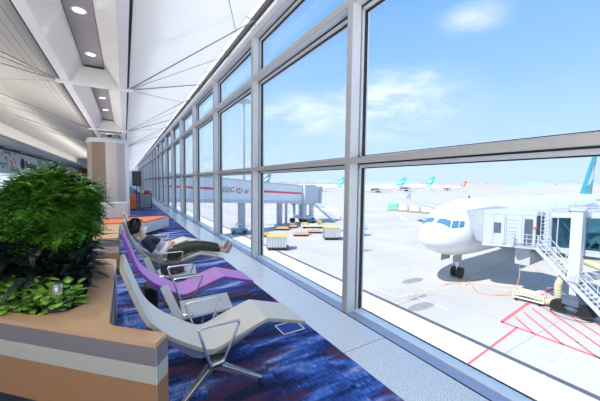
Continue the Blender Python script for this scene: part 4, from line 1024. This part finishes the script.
airliner('airliner', 'white airliner parked beyond the end of the left jet bridge', (176, 304, G), math.radians(-58), tealp)

# ------------------------------------------------------------------ right-hand jet bridge
jb = thing('jet_bridge', 'white jet bridge with teal glass sides docked at the large airliner', 'jet bridge', (28.0, 7.4, G))
def J(mb, name, m, parent=None, **k):
    q = mb.build(name, m, parent or jb, **k)
    if parent is None: q.location = (-28.0, -7.4, -G)
    return q
jw = mat('bridge_white', (.54, .58, .64), .4, 0, .03, .5); jg = mat('bridge_grey', (.45, .49, .55), .45, 0, .04, .5); jd = mat('bridge_dark', (.10, .13, .18), .5)
ax = Vector((-.30, -1, 0)).normalized(); nx = Vector((1, -.30, 0)).normalized()
T0 = Vector((29.75, 9.9, 0)); T1 = T0 + ax * 22
def tp(s, w, z): p = T0 + ax * s + nx * w; return (p.x, p.y, z)
def zf(s): return -3.62 + .10 * s
def quadbox(mb, s0, s1, w0, w1, za, zb, mi=0):
    vs = [tp(s, w, z + .10 * s) for s in (s0, s1) for w in (w0, w1) for z in (za, zb)]
    mb.add(vs, [(0, 1, 3, 2), (4, 6, 7, 5), (0, 4, 5, 1), (2, 3, 7, 6), (0, 2, 6, 4), (1, 5, 7, 3)], mi)
e = MB(); quadbox(e, 0, 22, 0, 2.7, -3.85, -3.55); quadbox(e, 0, 22, -.06, 2.76, -1.05, -.62); quadbox(e, 0, 22, -.03, .06, -3.55, -3.42); J(e, 'tunnel_shell', jw)
e = MB(); quadbox(e, .05, 22, .02, .05, -3.42, -1.05); quadbox(e, .05, 22, 2.65, 2.68, -3.42, -1.05); J(e, 'tunnel_glass', M_glassT)
e = MB()
for k in range(12):
    s = .9 + 1.85 * k
    quadbox(e, s, s + .07, -.02, .10, -3.42, -1.05); quadbox(e, s, s + .07, 2.6, 2.70, -3.42, -1.05)
    a = tp(s + .1, .12, -3.4 + .1 * s); b = tp(s + 1.8, .12, -1.1 + .1 * (s + 1.8)); 
    e.beam(a if k % 2 else tp(s + .1, .12, -1.1 + .1 * s), b if k % 2 else tp(s + 1.8, .12, -3.4 + .1 * (s + 1.8)), .05, .07)
J(e, 'tunnel_frame', jg)
e = MB()
for w in (.1, 2.55):
    quadbox(e, -1.2, 22, w, w + .05, .10, .15); quadbox(e, -1.2, 22, w, w + .05, -.28, -.24)
    for k in range(16): quadbox(e, -1.1 + 1.5 * k, -1.05 + 1.5 * k, w, w + .05, -.62, .12)
J(e, 'roof_railing', jw)
e = MB(); quadbox(e, .3, 22, .5, 1.1, -.6, -.38); quadbox(e, .3, 22, 1.5, 2.2, -.6, -.30); quadbox(e, 1.4, 2.6, .3, 1.6, -.38, -.1); quadbox(e, 9, 10.5, .3, 1.6, -.38, .0); quadbox(e, 4.0, 5.4, .6, 1.6, -.38, -.15); J(e, 'cable_tray', jg)
e = MB(); quadbox(e, 0, .5, -.12, 2.8, -3.85, -.55); quadbox(e, 7.3, 7.7, -.12, 2.8, -3.85, -.5); J(e, 'tunnel_collar', jw)
# cab
cabp = [(26.9, 13.35), (27.9, 12.2), (29.35, 10.35), (31.7, 9.6), (32.3, 12.0), (31.3, 13.25)]
e = MB(); e.prism(cabp, -3.75, -3.45); e.prism([(x, y) for x, y in cabp], -.95, -.58); J(e, 'cab_floor', jw, bevel=.03)
def wall(mb, a, b, z0, z1, th=.06, mi=0):
    a = Vector((*a, 0)); b = Vector((*b, 0)); d = (b - a).normalized(); n_ = Vector((-d.y, d.x, 0)) * th
    mb.add([(p.x, p.y, z) for z in (z0, z1) for p in (a, b, b + n_, a + n_)], [(0, 3, 2, 1), (4, 5, 6, 7), (0, 1, 5, 4), (1, 2, 6, 5), (2, 3, 7, 6), (3, 0, 4, 7)], mi)
def lerp(a, b, t): return (a[0] + (b[0] - a[0]) * t, a[1] + (b[1] - a[1]) * t)
e = MB()
wall(e, cabp[0], cabp[1], -3.45, -.95); c1, c2 = cabp[1], cabp[2]
wall(e, c1, lerp(c1, c2, .60), -3.45, -.95); wall(e, lerp(c1, c2, .60), lerp(c1, c2, .90), -1.25, -.95); wall(e, lerp(c1, c2, .90), c2, -3.45, -.95)
wall(e, cabp[3], cabp[4], -3.45, -.95); wall(e, cabp[4], cabp[5], -3.45, -.95)
for t_ in (.0, .05, .52, .60, .93): wall(e, lerp(c1, c2, t_), lerp(c1, c2, t_ + .035), -3.45, -.95, -.10)
wall(e, lerp(cabp[0], c1, .45), lerp(cabp[0], c1, .5), -3.4, -.95, -.06); J(e, 'cab_wall', jw)
e = MB(); wall(e, lerp(c1, c2, .60), lerp(c1, c2, .90), -3.45, -1.25, .5); J(e, 'cab_door', mat('bridge_door', (.09, .12, .16), .3))
e = MB(); wall(e, lerp(cabp[0], c1, .55), lerp(cabp[0], c1, .9), -2.55, -1.65, -.03); J(e, 'cab_window', jd)
e = MB(); wall(e, lerp(c1, c2, .915), lerp(c1, c2, .995), -2.05, -1.88, -.13); q = J(e, 'door_sign', mat('red_sign', (.80, .15, .12), .5)); q['label'] = 'small red sign by the cab door'
e = MB()
for k in range(7): wall(e, lerp(c1, c2, .10), lerp(c1, c2, .50), -3.35 + .33 * k, -3.33 + .33 * k, -.03)
J(e, 'cab_cladding', jg)
# ribbed canopy against the hull
e = MB(); NR = 9
for k in range(NR):
    t0, t1 = k / NR, (k + 1) / NR
    def fr(t_):
        top = Vector((26.9, 13.35, -.60)).lerp(Vector((25.85, 14.3, -.72)), t_); top2 = Vector((31.3, 13.2, -.60)).lerp(Vector((30.8, 14.0, -.45)), t_)
        bot = Vector((26.9, 13.35, -3.5)).lerp(Vector((26.75, 13.75, -3.35)), t_); bot2 = Vector((31.3, 13.2, -3.5)).lerp(Vector((30.9, 13.6, -3.35)), t_)
        return top, top2, bot, bot2
    A_ = fr(t0); B_ = fr((t0 + t1) / 2); C_ = fr(t1); pf = Vector((-.05, -.05, .05))
    e.add([A_[2], A_[0], B_[0] + pf, B_[2] + pf, C_[0], C_[2], A_[1], B_[1] + Vector((0, 0, .06)), C_[1], A_[3], B_[3], C_[3]],
          [(0, 1, 2, 3), (3, 2, 4, 5), (1, 6, 7, 2), (2, 7, 8, 4), (6, 9, 10, 7), (7, 10, 11, 8)])
J(e, 'canopy', mat('canopy_fabric', (.50, .53, .60), .8), recalc=False, solid=.03)
# platform, stairs
e = MB(); a = Vector((28.7, 10.75, -3.5))
pf_ = [(28.25, 11.6), (29.55, 9.95), (28.95, 9.2), (27.75, 11.2)]
e.prism(pf_, -3.62, -3.50); J(e, 'platform', jg)
S0 = Vector((28.95, 9.75, -3.55)); S1 = Vector((26.75, 4.3, -7.85)); sd = (S1 - S0); sh = Vector((sd.x, sd.y, 0)).normalized(); sn = Vector((-sh.y, sh.x, 0)) * .48
e = MB()
for s_ in (-1, 1): e.beam(S0 + sn * s_, S1 + sn * s_, .06, .28)
J(e, 'stair_stringer', jw)
e = MB()
for k in range(22): p = S0.lerp(S1, (k + .5) / 22); e.add([p - sn - sh * .14 + Vector((0, 0, 0)), p + sn - sh * .14, p + sn + sh * .14, p - sn + sh * .14, p - sn - sh * .14 + Vector((0, 0, .04)), p + sn - sh * .14 + Vector((0, 0, .04)), p + sn + sh * .14 + Vector((0, 0, .04)), p - sn + sh * .14 + Vector((0, 0, .04))], [(0, 3, 2, 1), (4, 5, 6, 7), (0, 1, 5, 4), (1, 2, 6, 5), (2, 3, 7, 6), (3, 0, 4, 7)])
J(e, 'stair_tread', jg)
e = MB()
for s_ in (-1, 1):
    for h in (.5, 1.0): e.tube([S0 + sn * s_ + Vector((0, 0, h)), S1 + sn * s_ + Vector((0, 0, h))], .03, 6)
    for k in range(9): p = S0.lerp(S1, k / 8) + sn * s_; e.tube([p, p + Vector((0, 0, 1.0))], .025, 6)
pr = [pf_[3], pf_[0]]; 
for (a, b) in ((pf_[3], pf_[2]), (pf_[3], pf_[0])):
    for h in (.35, .7, 1.05): e.tube([(a[0], a[1], -3.5 + h), (b[0], b[1], -3.5 + h)], .025, 6)
    for k in range(4): p = lerp(a, b, k / 3); e.tube([(p[0], p[1], -3.5), (p[0], p[1], -2.45)], .025, 6)
J(e, 'stair_railing', jw)
e = MB(); lx, ly = 29.25, 9.75
for d_ in (-.22, .22): e.tube([(lx + d_ * .5, ly - d_, -3.5), (lx + d_ * .5, ly - d_, .35)], .03, 6)
for k in range(12): e.tube([(lx - .11, ly + .22, -3.3 + .3 * k), (lx + .11, ly - .22, -3.3 + .3 * k)], .02, 6)
J(e, 'roof_ladder', jw)
e = MB(); e.box((29.1, 10.6, -5.05), (30.1, 11.5, -4.15)); e.box((28.9, 10.5, -5.2), (29.05, 11.6, -3.7)); J(e, 'equipment_box', jg, bevel=.03)
# lift columns and wheel carriage
colx = [(27.75, 7.35), (32.3, 6.2)]
for x, y in colx:
    e = MB(); e.box((x - .32, y - .32, -5.3), (x + .32, y + .32, -.15)); e.box((x - .20, y - .2, G + .95), (x + .20, y + .2, -5.3)); e.box((x - .4, y - .4, -.2), (x + .4, y + .4, -.05)); J(e, 'lift_column', jw, bevel=.03)
e = MB(); e.beam((27.4, 7.45, -5.1), (32.6, 6.1, -5.1), .5, .45); e.beam((27.6, 7.4, -.45), (32.4, 6.2, -.45), .35, .35); J(e, 'cross_beam', jg)
e = MB(); e.beam((27.6, 7.4, G + .95), (32.4, 6.2, G + .95), .6, .4); e.tube([(27.75, 7.35, G + .5), (27.75, 7.35, G + 1.6)], .45, 16); e.box((27.2, 6.9, G + .9), (28.3, 7.8, G + 1.3)); J(e, 'carriage', jd)
for x, y in colx:
    for s_ in (-1, 1):
        e = MB(); e.tube([(x - .22, y + s_ * .75, G + .52), (x + .22, y + s_ * .75, G + .52)], .5, 24); J(e, 'wheel', M_black, bevel=.05)
e = MB(); e.tube([(27.75 + 1.25 * math.cos(a * PI / 12), 7.35 + 1.25 * math.sin(a * PI / 12), G + .42) for a in range(24)], .06, 6, closed=True); J(e, 'bumper_ring', M_dark)
# yellow hose and its cart
hy = mat('yellow_hose', (.52, .51, .32), .7, 0, .1, 4)
def corr(name, label, pts, r, lab='hose'):
    P = crom(pts, 10); e = MB(); e.tube(P, r, 10, rs=[r * (1.0 + .13 * (i % 2)) for i in range(len(P))])
    o_ = Vector(P[0]); q = e.build(name, hy, None, origin=tuple(o_)); tag(q, label, lab); return q
corr('air_hose', 'thick yellow air hose hanging from the jet bridge to the white cart', [(30.2, 8.2, -3.9), (29.0, 7.9, -3.95), (28.4, 8.0, -4.8), (28.0, 8.3, -5.9), (28.0, 8.3, -6.9), (28.05, 8.8, -7.45), (28.2, 9.5, -7.5)], .22)
corr('air_hose', 'yellow air hose running off to the right under the jet bridge', [(28.6, 7.0, -3.95), (28.2, 6.3, -4.05), (28.2, 5.4, -4.2), (28.4, 4.2, -4.4)], .2)
t = thing('hose_cart', 'low white cart piled with folded yellow hose in front of the bridge wheels', 'cart', (28.1, 10.1, G), None, math.radians(-80))
e = MB(); e.box((-1.0, -.55, .25), (1.0, .55, .33)); 
for a, b in ((-1, -.55), (-1, .5), (.95, -.55), (.95, .5)): e.box((a, b, .33), (a + .05, b + .05, .8))
for z in (.55, .78):
    e.box((-1, -.55, z), (1, -.51, z + .04)); e.box((-1, .51, z), (1, .55, z + .04)); e.box((-1, -.55, z), (-.96, .55, z + .04)); e.box((.96, -.55, z), (1, .55, z + .04))
e.build('frame', M_white, t)
for a in (-.75, .75):
    for b in (-.5, .5):
        e = MB(); e.tube([(a, b - .04, .13), (a, b + .04, .13)], .13, 14); e.build('wheel', M_black, t)
e = MB()
for k in range(5): e.tube(crom([(-.85, -.4 + .2 * k, .48), (-.3, -.38 + .2 * k, .62), (.4, -.4 + .2 * k, .56), (.85, -.36 + .2 * k, .46)], 6), .14, 8)
e.build('folded_hose', hy, t)
e = MB(); P = crom([(29.2, 11.3, -5.1), (28.9, 11.2, -6.4), (28.3, 11.4, -7.5), (27.2, 12.1, G + .04), (26.4, 13.2, G + .04), (28, 14.6, G + .04)], 6); e.tube(P, .03, 6); tag(e.build('power_cable', mat('orange_cable', (.70, .28, .16), .6), None, origin=tuple(P[0])), 'orange cable dropping from the jet bridge to the apron', 'cable')
t = thing('wheel_chock', 'small white chock marker standing before the nose wheel', 'chock', (27.4, 14.9, G))
e = MB(); e.box((-.25, -.12, 0), (.25, .12, .2)); e.build('block', M_white, t, bevel=.02); e = MB(); e.tube([(0, 0, .2), (0, 0, .5)], .03, 6); e.build('post', M_dark, t)

# ------------------------------------------------------------------ left jet bridge with the advertisement
ad = thing('jet_bridge', 'long white jet bridge with a red stripe and bank lettering on its side', 'jet bridge', (19, 52.3, G))
A0 = Vector((2.9, 45.6, 0)); A1 = Vector((34.6, 56.13, 0)); du = (A1 - A0).normalized(); dn = Vector((du.y, -du.x, 0)); LN = (A1 - A0).length
def zt(s): return 3.05 - 2.0 * (s / LN)
def zb(s): return -1.35 - 1.75 * (s / LN)
def K(mb, name, m, parent=None, **k):
    q = mb.build(name, m, parent or ad, **k)
    if parent is None: q.location = (-19, -52.3, -G)
    return q
def kb(mb, s0, s1, w0, w1, f0, f1, mi=0):
    # f: 0 = bottom of the tube, 1 = top
    vs = []
    for s in (s0, s1):
        for w in (w0, w1):
            for f_ in (f0, f1):
                p = A0 + du * s + dn * w; vs.append((p.x, p.y, zb(s) + (zt(s) - zb(s)) * f_))
    mb.add(vs, [(0, 1, 3, 2), (4, 6, 7, 5), (0, 4, 5, 1), (2, 3, 7, 6), (0, 2, 6, 4), (1, 5, 7, 3)], mi)
e = MB(); kb(e, 0, LN, -3.2, 0, .12, .97); K(e, 'tunnel', mat('bridge_pale', (.78, .81, .86), .4, 0, .03, .4))
e = MB(); kb(e, 0, LN, -3.3, .12, 0, .14); kb(e, 0, LN, -3.3, .08, .93, 1.0); kb(e, 19.0, 19.3, -3.3, .14, 0, 1.02); K(e, 'tunnel_rail', mat('bridge_rail', (.55, .60, .68), .4, 0, .03, .4))
e = MB(); kb(e, 0, 10.9, .0, .03, .50, .585); kb(e, 19.6, LN - .3, .0, .03, .50, .60); K(e, 'red_stripe', mat('ad_red', (.85, .05, .09), .45))
rz_ = math.atan2(du.y, du.x); slope = -math.atan((zb(0) - zb(LN)) / LN * 1.06)
gt = mat('ad_grey', (.33, .34, .37), .5)
def onface(s, f_): p = A0 + du * s + dn * .05; return (p.x - 19, p.y - 52.3, zb(s) + (zt(s) - zb(s)) * f_ - G)
text('lettering', 'HSBC', 1.35, gt, ad, onface(13.0, .52), (PI / 2, 0, rz_), .02, 1.0)
text('lettering', 'ar', 1.35, gt, ad, onface(17.3, .52), (PI / 2, 0, rz_), .02, 1.0)
e = MB(); s0, fw, fh = 15.6, .72, .11
def ep(a, b): p = A0 + du * (s0 + a * fw) + dn * .05; s = s0 + a * fw; return (p.x, p.y, zb(s) + (zt(s) - zb(s)) * (.52 + b * fh))
def tri(pts, m_):
    v = [Vector(ep(*p)) for p in pts]; e.add(v + [x + dn * .03 for x in v], [(0, 1, 2), (3, 5, 4), (0, 3, 4, 1), (1, 4, 5, 2), (2, 5, 3, 0)], m_)
tri([(-1, 0), (-.5, 1), (-.5, -1)], 0); tri([(1, 0), (.5, -1), (.5, 1)], 0); tri([(-.5, 1), (.5, 1), (0, 0)], 0); tri([(-.5, -1), (0, 0), (.5, -1)], 0); tri([(-.5, 1), (0, 0), (-.5, -1)], 1); tri([(.5, 1), (.5, -1), (0, 0)], 1)
q = K(e, 'emblem', [MATS['ad_red'], whitel]); q['label'] = 'red and white hexagon emblem'
def bx(p, sx, sy, z0, z1, mb): mb.box((p[0] - sx, p[1] - sy, z0), (p[0] + sx, p[1] + sy, z1))
e = MB(); pc = A0 + du * (LN + 2.1) + dn * -1.6; M_ = Matrix.Translation((pc.x, pc.y, 0)) @ Matrix.Rotation(rz_, 4, 'Z')
e.box((-2.2, -2.4, -3.4), (2.0, 2.3, 1.2), 0, M_); e.box((2.0, -2.0, -3.2), (3.6, 2.0, .8), 0, M_); K(e, 'cab', jw, bevel=.08)
e = MB(); e.box((3.6, -2.2, -3.3), (4.6, 2.2, .9), 0, M_); K(e, 'canopy', jg, bevel=.1)
for s in (27.6, 29.7):
    p = A0 + du * s + dn * -1.6
    e = MB(); e.tube([(p.x, p.y, G), (p.x, p.y, zb(s) + .1)], .65 if s < 28 else .3, 14); e.box((p.x - 1.0, p.y - 1.0, G), (p.x + 1.0, p.y + 1.0, G + .4)); K(e, 'support_column', jg)
p = A0 + du * 17.2 + dn * -1.6
e = MB(); bx(p, .45, .45, G, zb(17), e); bx(p, .9, .9, G, G + .8, e); K(e, 'support_column', jg)
e = MB()
for s in (34.0, 36.6):
    for w in (.1, -3.3): p = A0 + du * s + dn * w; bx(p, .38, .38, G + 1.3, zb(s) + .6, e)
p = A0 + du * 35.3 + dn * -1.6; e.beam(tuple(A0 + du * 33.4 + dn * -1.6 + Vector((0, 0, G + 1.5))), tuple(A0 + du * 37.2 + dn * -1.6 + Vector((0, 0, G + 1.5))), 3.9, .5); K(e, 'lift_frame', jw)
e = MB()
for s in (33.8, 37.0):
    for w in (.2, -3.4):
        p = A0 + du * s + dn * w; e.tube([(p.x, p.y - .3, G + .65), (p.x, p.y + .3, G + .65)], .65, 16)
K(e, 'wheels', M_black)
e = MB(); p = A0 + du * (LN + 3) + dn * 1.4
for k in range(14): e.box((p.x + .42 * k, p.y - .5, -3.4 - .33 * k), (p.x + .42 * k + .4, p.y + .5, -3.35 - .33 * k))
for yy in (-.5, .5): e.beam((p.x, p.y + yy, -3.5), (p.x + 5.9, p.y + yy, G), .08, .25); e.beam((p.x, p.y + yy, -2.4), (p.x + 5.9, p.y + yy, G + 1.1), .06, .06)
K(e, 'stairs', jw)

# ------------------------------------------------------------------ ground equipment
def R_(rz): return Matrix.Rotation(rz, 4, 'Z')
ytop = mat('yellow_tarpaulin', (.85, .55, .12), .6, 0, .1, 2); silv = mat('silver_panel', (.62, .64, .66), .4, .3, .05, 2); opal = mat('orange_pallet', (.85, .42, .16), .6, 0, .12, 2)
def cage(x, y, w, d, h, rz, label):
    t = thing('baggage_container', label, 'baggage container', (x, y, G), 'silver baggage containers', rz)
    e = MB(); e.box((-w / 2, -d / 2, .45), (w / 2, d / 2, h)); e.build('body', silv, t)
    e = MB()
    for k in range(8): a = -w / 2 + w * k / 7; e.box((a - .03, -d / 2 - .05, .45), (a + .03, -d / 2 - .002, h)); 
    for k in range(4): a = -d / 2 + d * k / 3; e.box((-w / 2 - .05, a - .03, .45), (-w / 2 - .002, a + .03, h))
    e.build('ribs', mat('dark_rib', (.28, .30, .32), .5), t)
    e = MB(); e.box((-w / 2 - .08, -d / 2 - .08, h), (w / 2 + .08, d / 2 + .08, h + .14)); e.build('top', ytop, t, bevel=.05)
    e = MB(); e.box((-w / 2 - .1, -d / 2 - .1, .3), (w / 2 + .3, d / 2 + .1, .44)); e.build('dolly', M_dark, t)
    for a in (-w / 2 + .3, w / 2 - .3):
        for b in (-d / 2 + .1, d / 2 - .1): e = MB(); e.tube([(a, b - .08, .2), (a, b + .08, .2)], .2, 12); e.build('wheel', M_black, t)
cage(18.4, 36.6, 2.7, 1.7, 1.85, math.radians(-28), 'silver baggage container with yellow top, nearest one outside the window')
cage(29.8, 38.9, 2.5, 1.7, 2.0, math.radians(-28), 'silver baggage container with yellow top, just left of the nearest mullion')
def pallet(x, y, rz, label, w=2.6, h=.5):
    t = thing('pallet_dolly', label, 'dolly', (x, y, G), 'orange pallet dollies', rz)
    e = MB(); e.box((-w / 2, -.9, .3), (w / 2, .9, h)); e.build('deck', opal, t, bevel=.03)
    e = MB(); e.box((-w / 2, -.95, .2), (w / 2, .95, .29)); e.beam((w / 2, 0, .25), (w / 2 + .9, 0, .2), .08, .08); e.build('chassis', M_dark, t)
    e = MB(); e.box((-w / 2 + .2, -.7, h), (w / 2 - .4, .5, h + .16)); e.build('load', mat('grey_net', (.45, .40, .36), .8), t, bevel=.03)
    for a in (-w / 2 + .4, w / 2 - .4):
        for b in (-.8, .8): e = MB(); e.tube([(a, b - .06, .15), (a, b + .06, .15)], .15, 10); e.build('wheel', M_black, t)
rz0 = math.radians(-28)
for x, y, lb in ((27.0, 51.5, 'orange dolly beside the bridge support columns'), (29.9, 53.2, 'orange dolly just left of the white loader'), (26.9, 44.3, 'orange dolly behind the nearest container'), (30.9, 45.6, 'orange dolly left of the second container'), (20.6, 46.8, 'orange dolly left of the nearest container'), (24.0, 39.5, 'orange dolly directly behind the nearest container, lower one')):
    if 'lower' in lb: continue
    pallet(x, y, rz0, lb)
t = thing('cargo_loader', 'low white and yellow cargo loader under the end of the left jet bridge', 'loader', (34.0, 51.0, G), None, rz0)
e = MB(); e.box((-2.4, -1.2, .4), (2.2, 1.2, .75)); e.build('deck', M_white, t, bevel=.04)
e = MB(); e.box((-2.3, -1.1, .76), (-.8, 1.1, 1.0)); e.box((1.0, -1.0, .76), (1.9, .2, 1.6)); e.build('cab', ytop, t, bevel=.04)
e = MB()
for k in range(5): e.tube([(-2.2 + 1.1 * k, -1.2, .76), (-2.2 + 1.1 * k, -1.2, 1.5)], .04, 5)
e.tube([(-2.2, -1.2, 1.5), (2.2, -1.2, 1.5)], .04, 5); e.build('railing', M_dark, t)
for a in (-1.7, 1.5):
    for b in (-1.05, 1.05): e = MB(); e.tube([(a, b - .12, .35), (a, b + .12, .35)], .35, 14); e.build('wheel', M_black, t)
bluem = mat('blue_vehicle', (.16, .32, .50), .4, 0, .05, 2)
def tug(x, y, rz, m, label, name='tow_tractor'):
    t = thing(name, label, 'tractor', (x, y, G), None, rz)
    e = MB(); e.prism([(-1.5, .35), (1.5, .35), (1.5, .9), (.6, 1.05), (-1.5, 1.05)], -.85, .85, f=lambda a, b, c: (a, c, b)); e.build('chassis', m, t, bevel=.08)
    e = MB(); e.box((-.7, -.75, 1.05), (.5, .75, 1.08)); e.box((-.75, -.78, 1.75), (.55, .78, 1.85)); 
    for a in (-.7, .45):
        for b in (-.72, .66): e.box((a, b, 1.05), (a + .06, b + .06, 1.75))
    e.build('cab', M_white, t)
    for a in (-.95, .95):
        for b in (-.8, .8): e = MB(); e.tube([(a, b - .12, .38), (a, b + .12, .38)], .38, 16); e.build('wheel', M_black, t)
tug(17.9, 51.0, math.radians(-20), bluem, 'pale blue tow tractor by the first bridge support')
tug(37.0, 57.0, math.radians(-30), bluem, 'pale blue tow tractor under the far end of the left jet bridge')
t = thing('dolly_stack', 'upright pale blue frame standing on the apron beside the nearest mullion', 'frame', (37.0, 38.9, G))
e = MB()
for a in (-.5, .5):
    for b in (-.5, .5): e.tube([(a, b, 0), (a, b, 2.2)], .05, 6)
for z in (.3, 1.1, 1.9): e.box((-.5, -.5, z), (.5, .5, z + .06))
e.build('frame', mat('pale_blue_steel', (.28, .55, .68), .5), t)
t = thing('traffic_cone', 'red traffic cone beyond the loader', 'cone', (50.4, 61.8, G))
t.scale = (.55, .55, .6)
e = MB(); e.lathe([(.5, 0), (.45, .05), (.4, .1), (.08, 1.2), (.001, 1.21)], 14); e.build('cone', redt, t); e = MB(); e.box((-.6, -.6, 0), (.6, .6, .05)); e.build('base', M_dark, t)
# row of cargo units
ug = mat('green_container', (.22, .62, .42), .5, 0, .06, 1); ub = mat('brown_base', (.45, .30, .20), .6); uw = mat('cargo_cover', (.58, .58, .60), .6)
t = thing('cargo_container', 'green cargo container at the left end of the row behind the airliner nose', 'container', (82.3, 71.5, G), None, math.radians(-60))
e = MB(); e.box((-1.7, -1.2, .4), (1.7, 1.2, 2.5)); e.build('body', ug, t, bevel=.08); e = MB(); e.box((-1.8, -1.2, .1), (1.8, 1.2, .4)); e.build('base', ub, t)
e = MB()
for k in range(6): e.box((-1.5 + .6 * k - .03, -1.24, .45), (-1.5 + .6 * k + .03, -1.2, 2.45))
e.build('ribs', mat('dark_green', (.10, .35, .25), .5), t)
for i, (x, y) in enumerate(((83.0, 67.6), (83.8, 63.6), (84.8, 59.2))):
    t = thing('covered_pallet', ['white covered pallet next to the green container', 'white covered pallet in the middle of the row', 'white covered pallet nearest the airliner nose'][i], 'cargo pallet', (x, y, G), 'white covered pallets', math.radians(-60))
    t.scale = (.84, .9, 1)
    e = MB(); e.prism(crom([(-2.0, .45), (-1.9, 1.5), (-1.2, 2.2), (0, 2.4), (1.2, 2.2), (1.9, 1.5), (2.0, .45)], 3), -1.3, 1.3, f=lambda a, b, c: (a, c, b)); e.build('cover', uw, t, bevel=.15)
    e = MB(); e.box((-2.1, -1.4, .1), (2.1, 1.4, .44)); e.build('base', ub, t)
# lamp masts
def mast(x, y, h, label):
    t = thing('floodlight_mast', label, 'light mast', (x, y, G), 'floodlight masts')
    e = MB(); e.tube([(0, 0, 0), (0, 0, h * .5), (0, 0, h)], .3, 10, rs=[.35, .25, .16]); e.build('pole', mat('mast_grey', (.36, .39, .43), .5), t)
    e = MB(); e.lathe([(.2, h - .5), (1.5, h - .3), (1.6, h), (.3, h + .3)], 12); e.build('lamp_ring', mat('mast_head', (.40, .42, .45), .5), t)
mast(21.5, 58.5, 26.3, 'tall floodlight mast rising beyond the left jet bridge')
# far terminal buildings and hills; distance haze is put into the hill colour
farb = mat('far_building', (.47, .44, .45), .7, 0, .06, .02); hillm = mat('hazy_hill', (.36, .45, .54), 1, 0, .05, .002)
for i, (x, y, w, h) in enumerate(((900, 560, 300, 12), (1150, 250, 260, 13), (1100, -60, 260, 10), (620, 900, 320, 11), (300, 1100, 260, 12))):
    e = MB(); M_ = Matrix.Rotation(math.atan2(y, x) + PI / 2, 4, 'Z')
    e.box((-w / 2, -12, 0), (w / 2, 12, h), 0, M_)
    for k in range(12): e.box((-w / 2 + k * w / 12, -12.5, h), (-w / 2 + (k + .6) * w / 12, 12, h + 1.5 + (k * 7 % 5)), 0, M_)
    q = e.build('terminal_building', farb, None); q.location = (x, y, G)
    tag(q, ['long low pale building on the horizon behind the far pair of airliners', 'long low pale building on the horizon above the large airliner', 'long low pale building on the horizon at the right edge', 'long low pale building on the horizon above the left jet bridge end', 'long low pale building on the horizon behind the left jet bridge'][i], 'building')
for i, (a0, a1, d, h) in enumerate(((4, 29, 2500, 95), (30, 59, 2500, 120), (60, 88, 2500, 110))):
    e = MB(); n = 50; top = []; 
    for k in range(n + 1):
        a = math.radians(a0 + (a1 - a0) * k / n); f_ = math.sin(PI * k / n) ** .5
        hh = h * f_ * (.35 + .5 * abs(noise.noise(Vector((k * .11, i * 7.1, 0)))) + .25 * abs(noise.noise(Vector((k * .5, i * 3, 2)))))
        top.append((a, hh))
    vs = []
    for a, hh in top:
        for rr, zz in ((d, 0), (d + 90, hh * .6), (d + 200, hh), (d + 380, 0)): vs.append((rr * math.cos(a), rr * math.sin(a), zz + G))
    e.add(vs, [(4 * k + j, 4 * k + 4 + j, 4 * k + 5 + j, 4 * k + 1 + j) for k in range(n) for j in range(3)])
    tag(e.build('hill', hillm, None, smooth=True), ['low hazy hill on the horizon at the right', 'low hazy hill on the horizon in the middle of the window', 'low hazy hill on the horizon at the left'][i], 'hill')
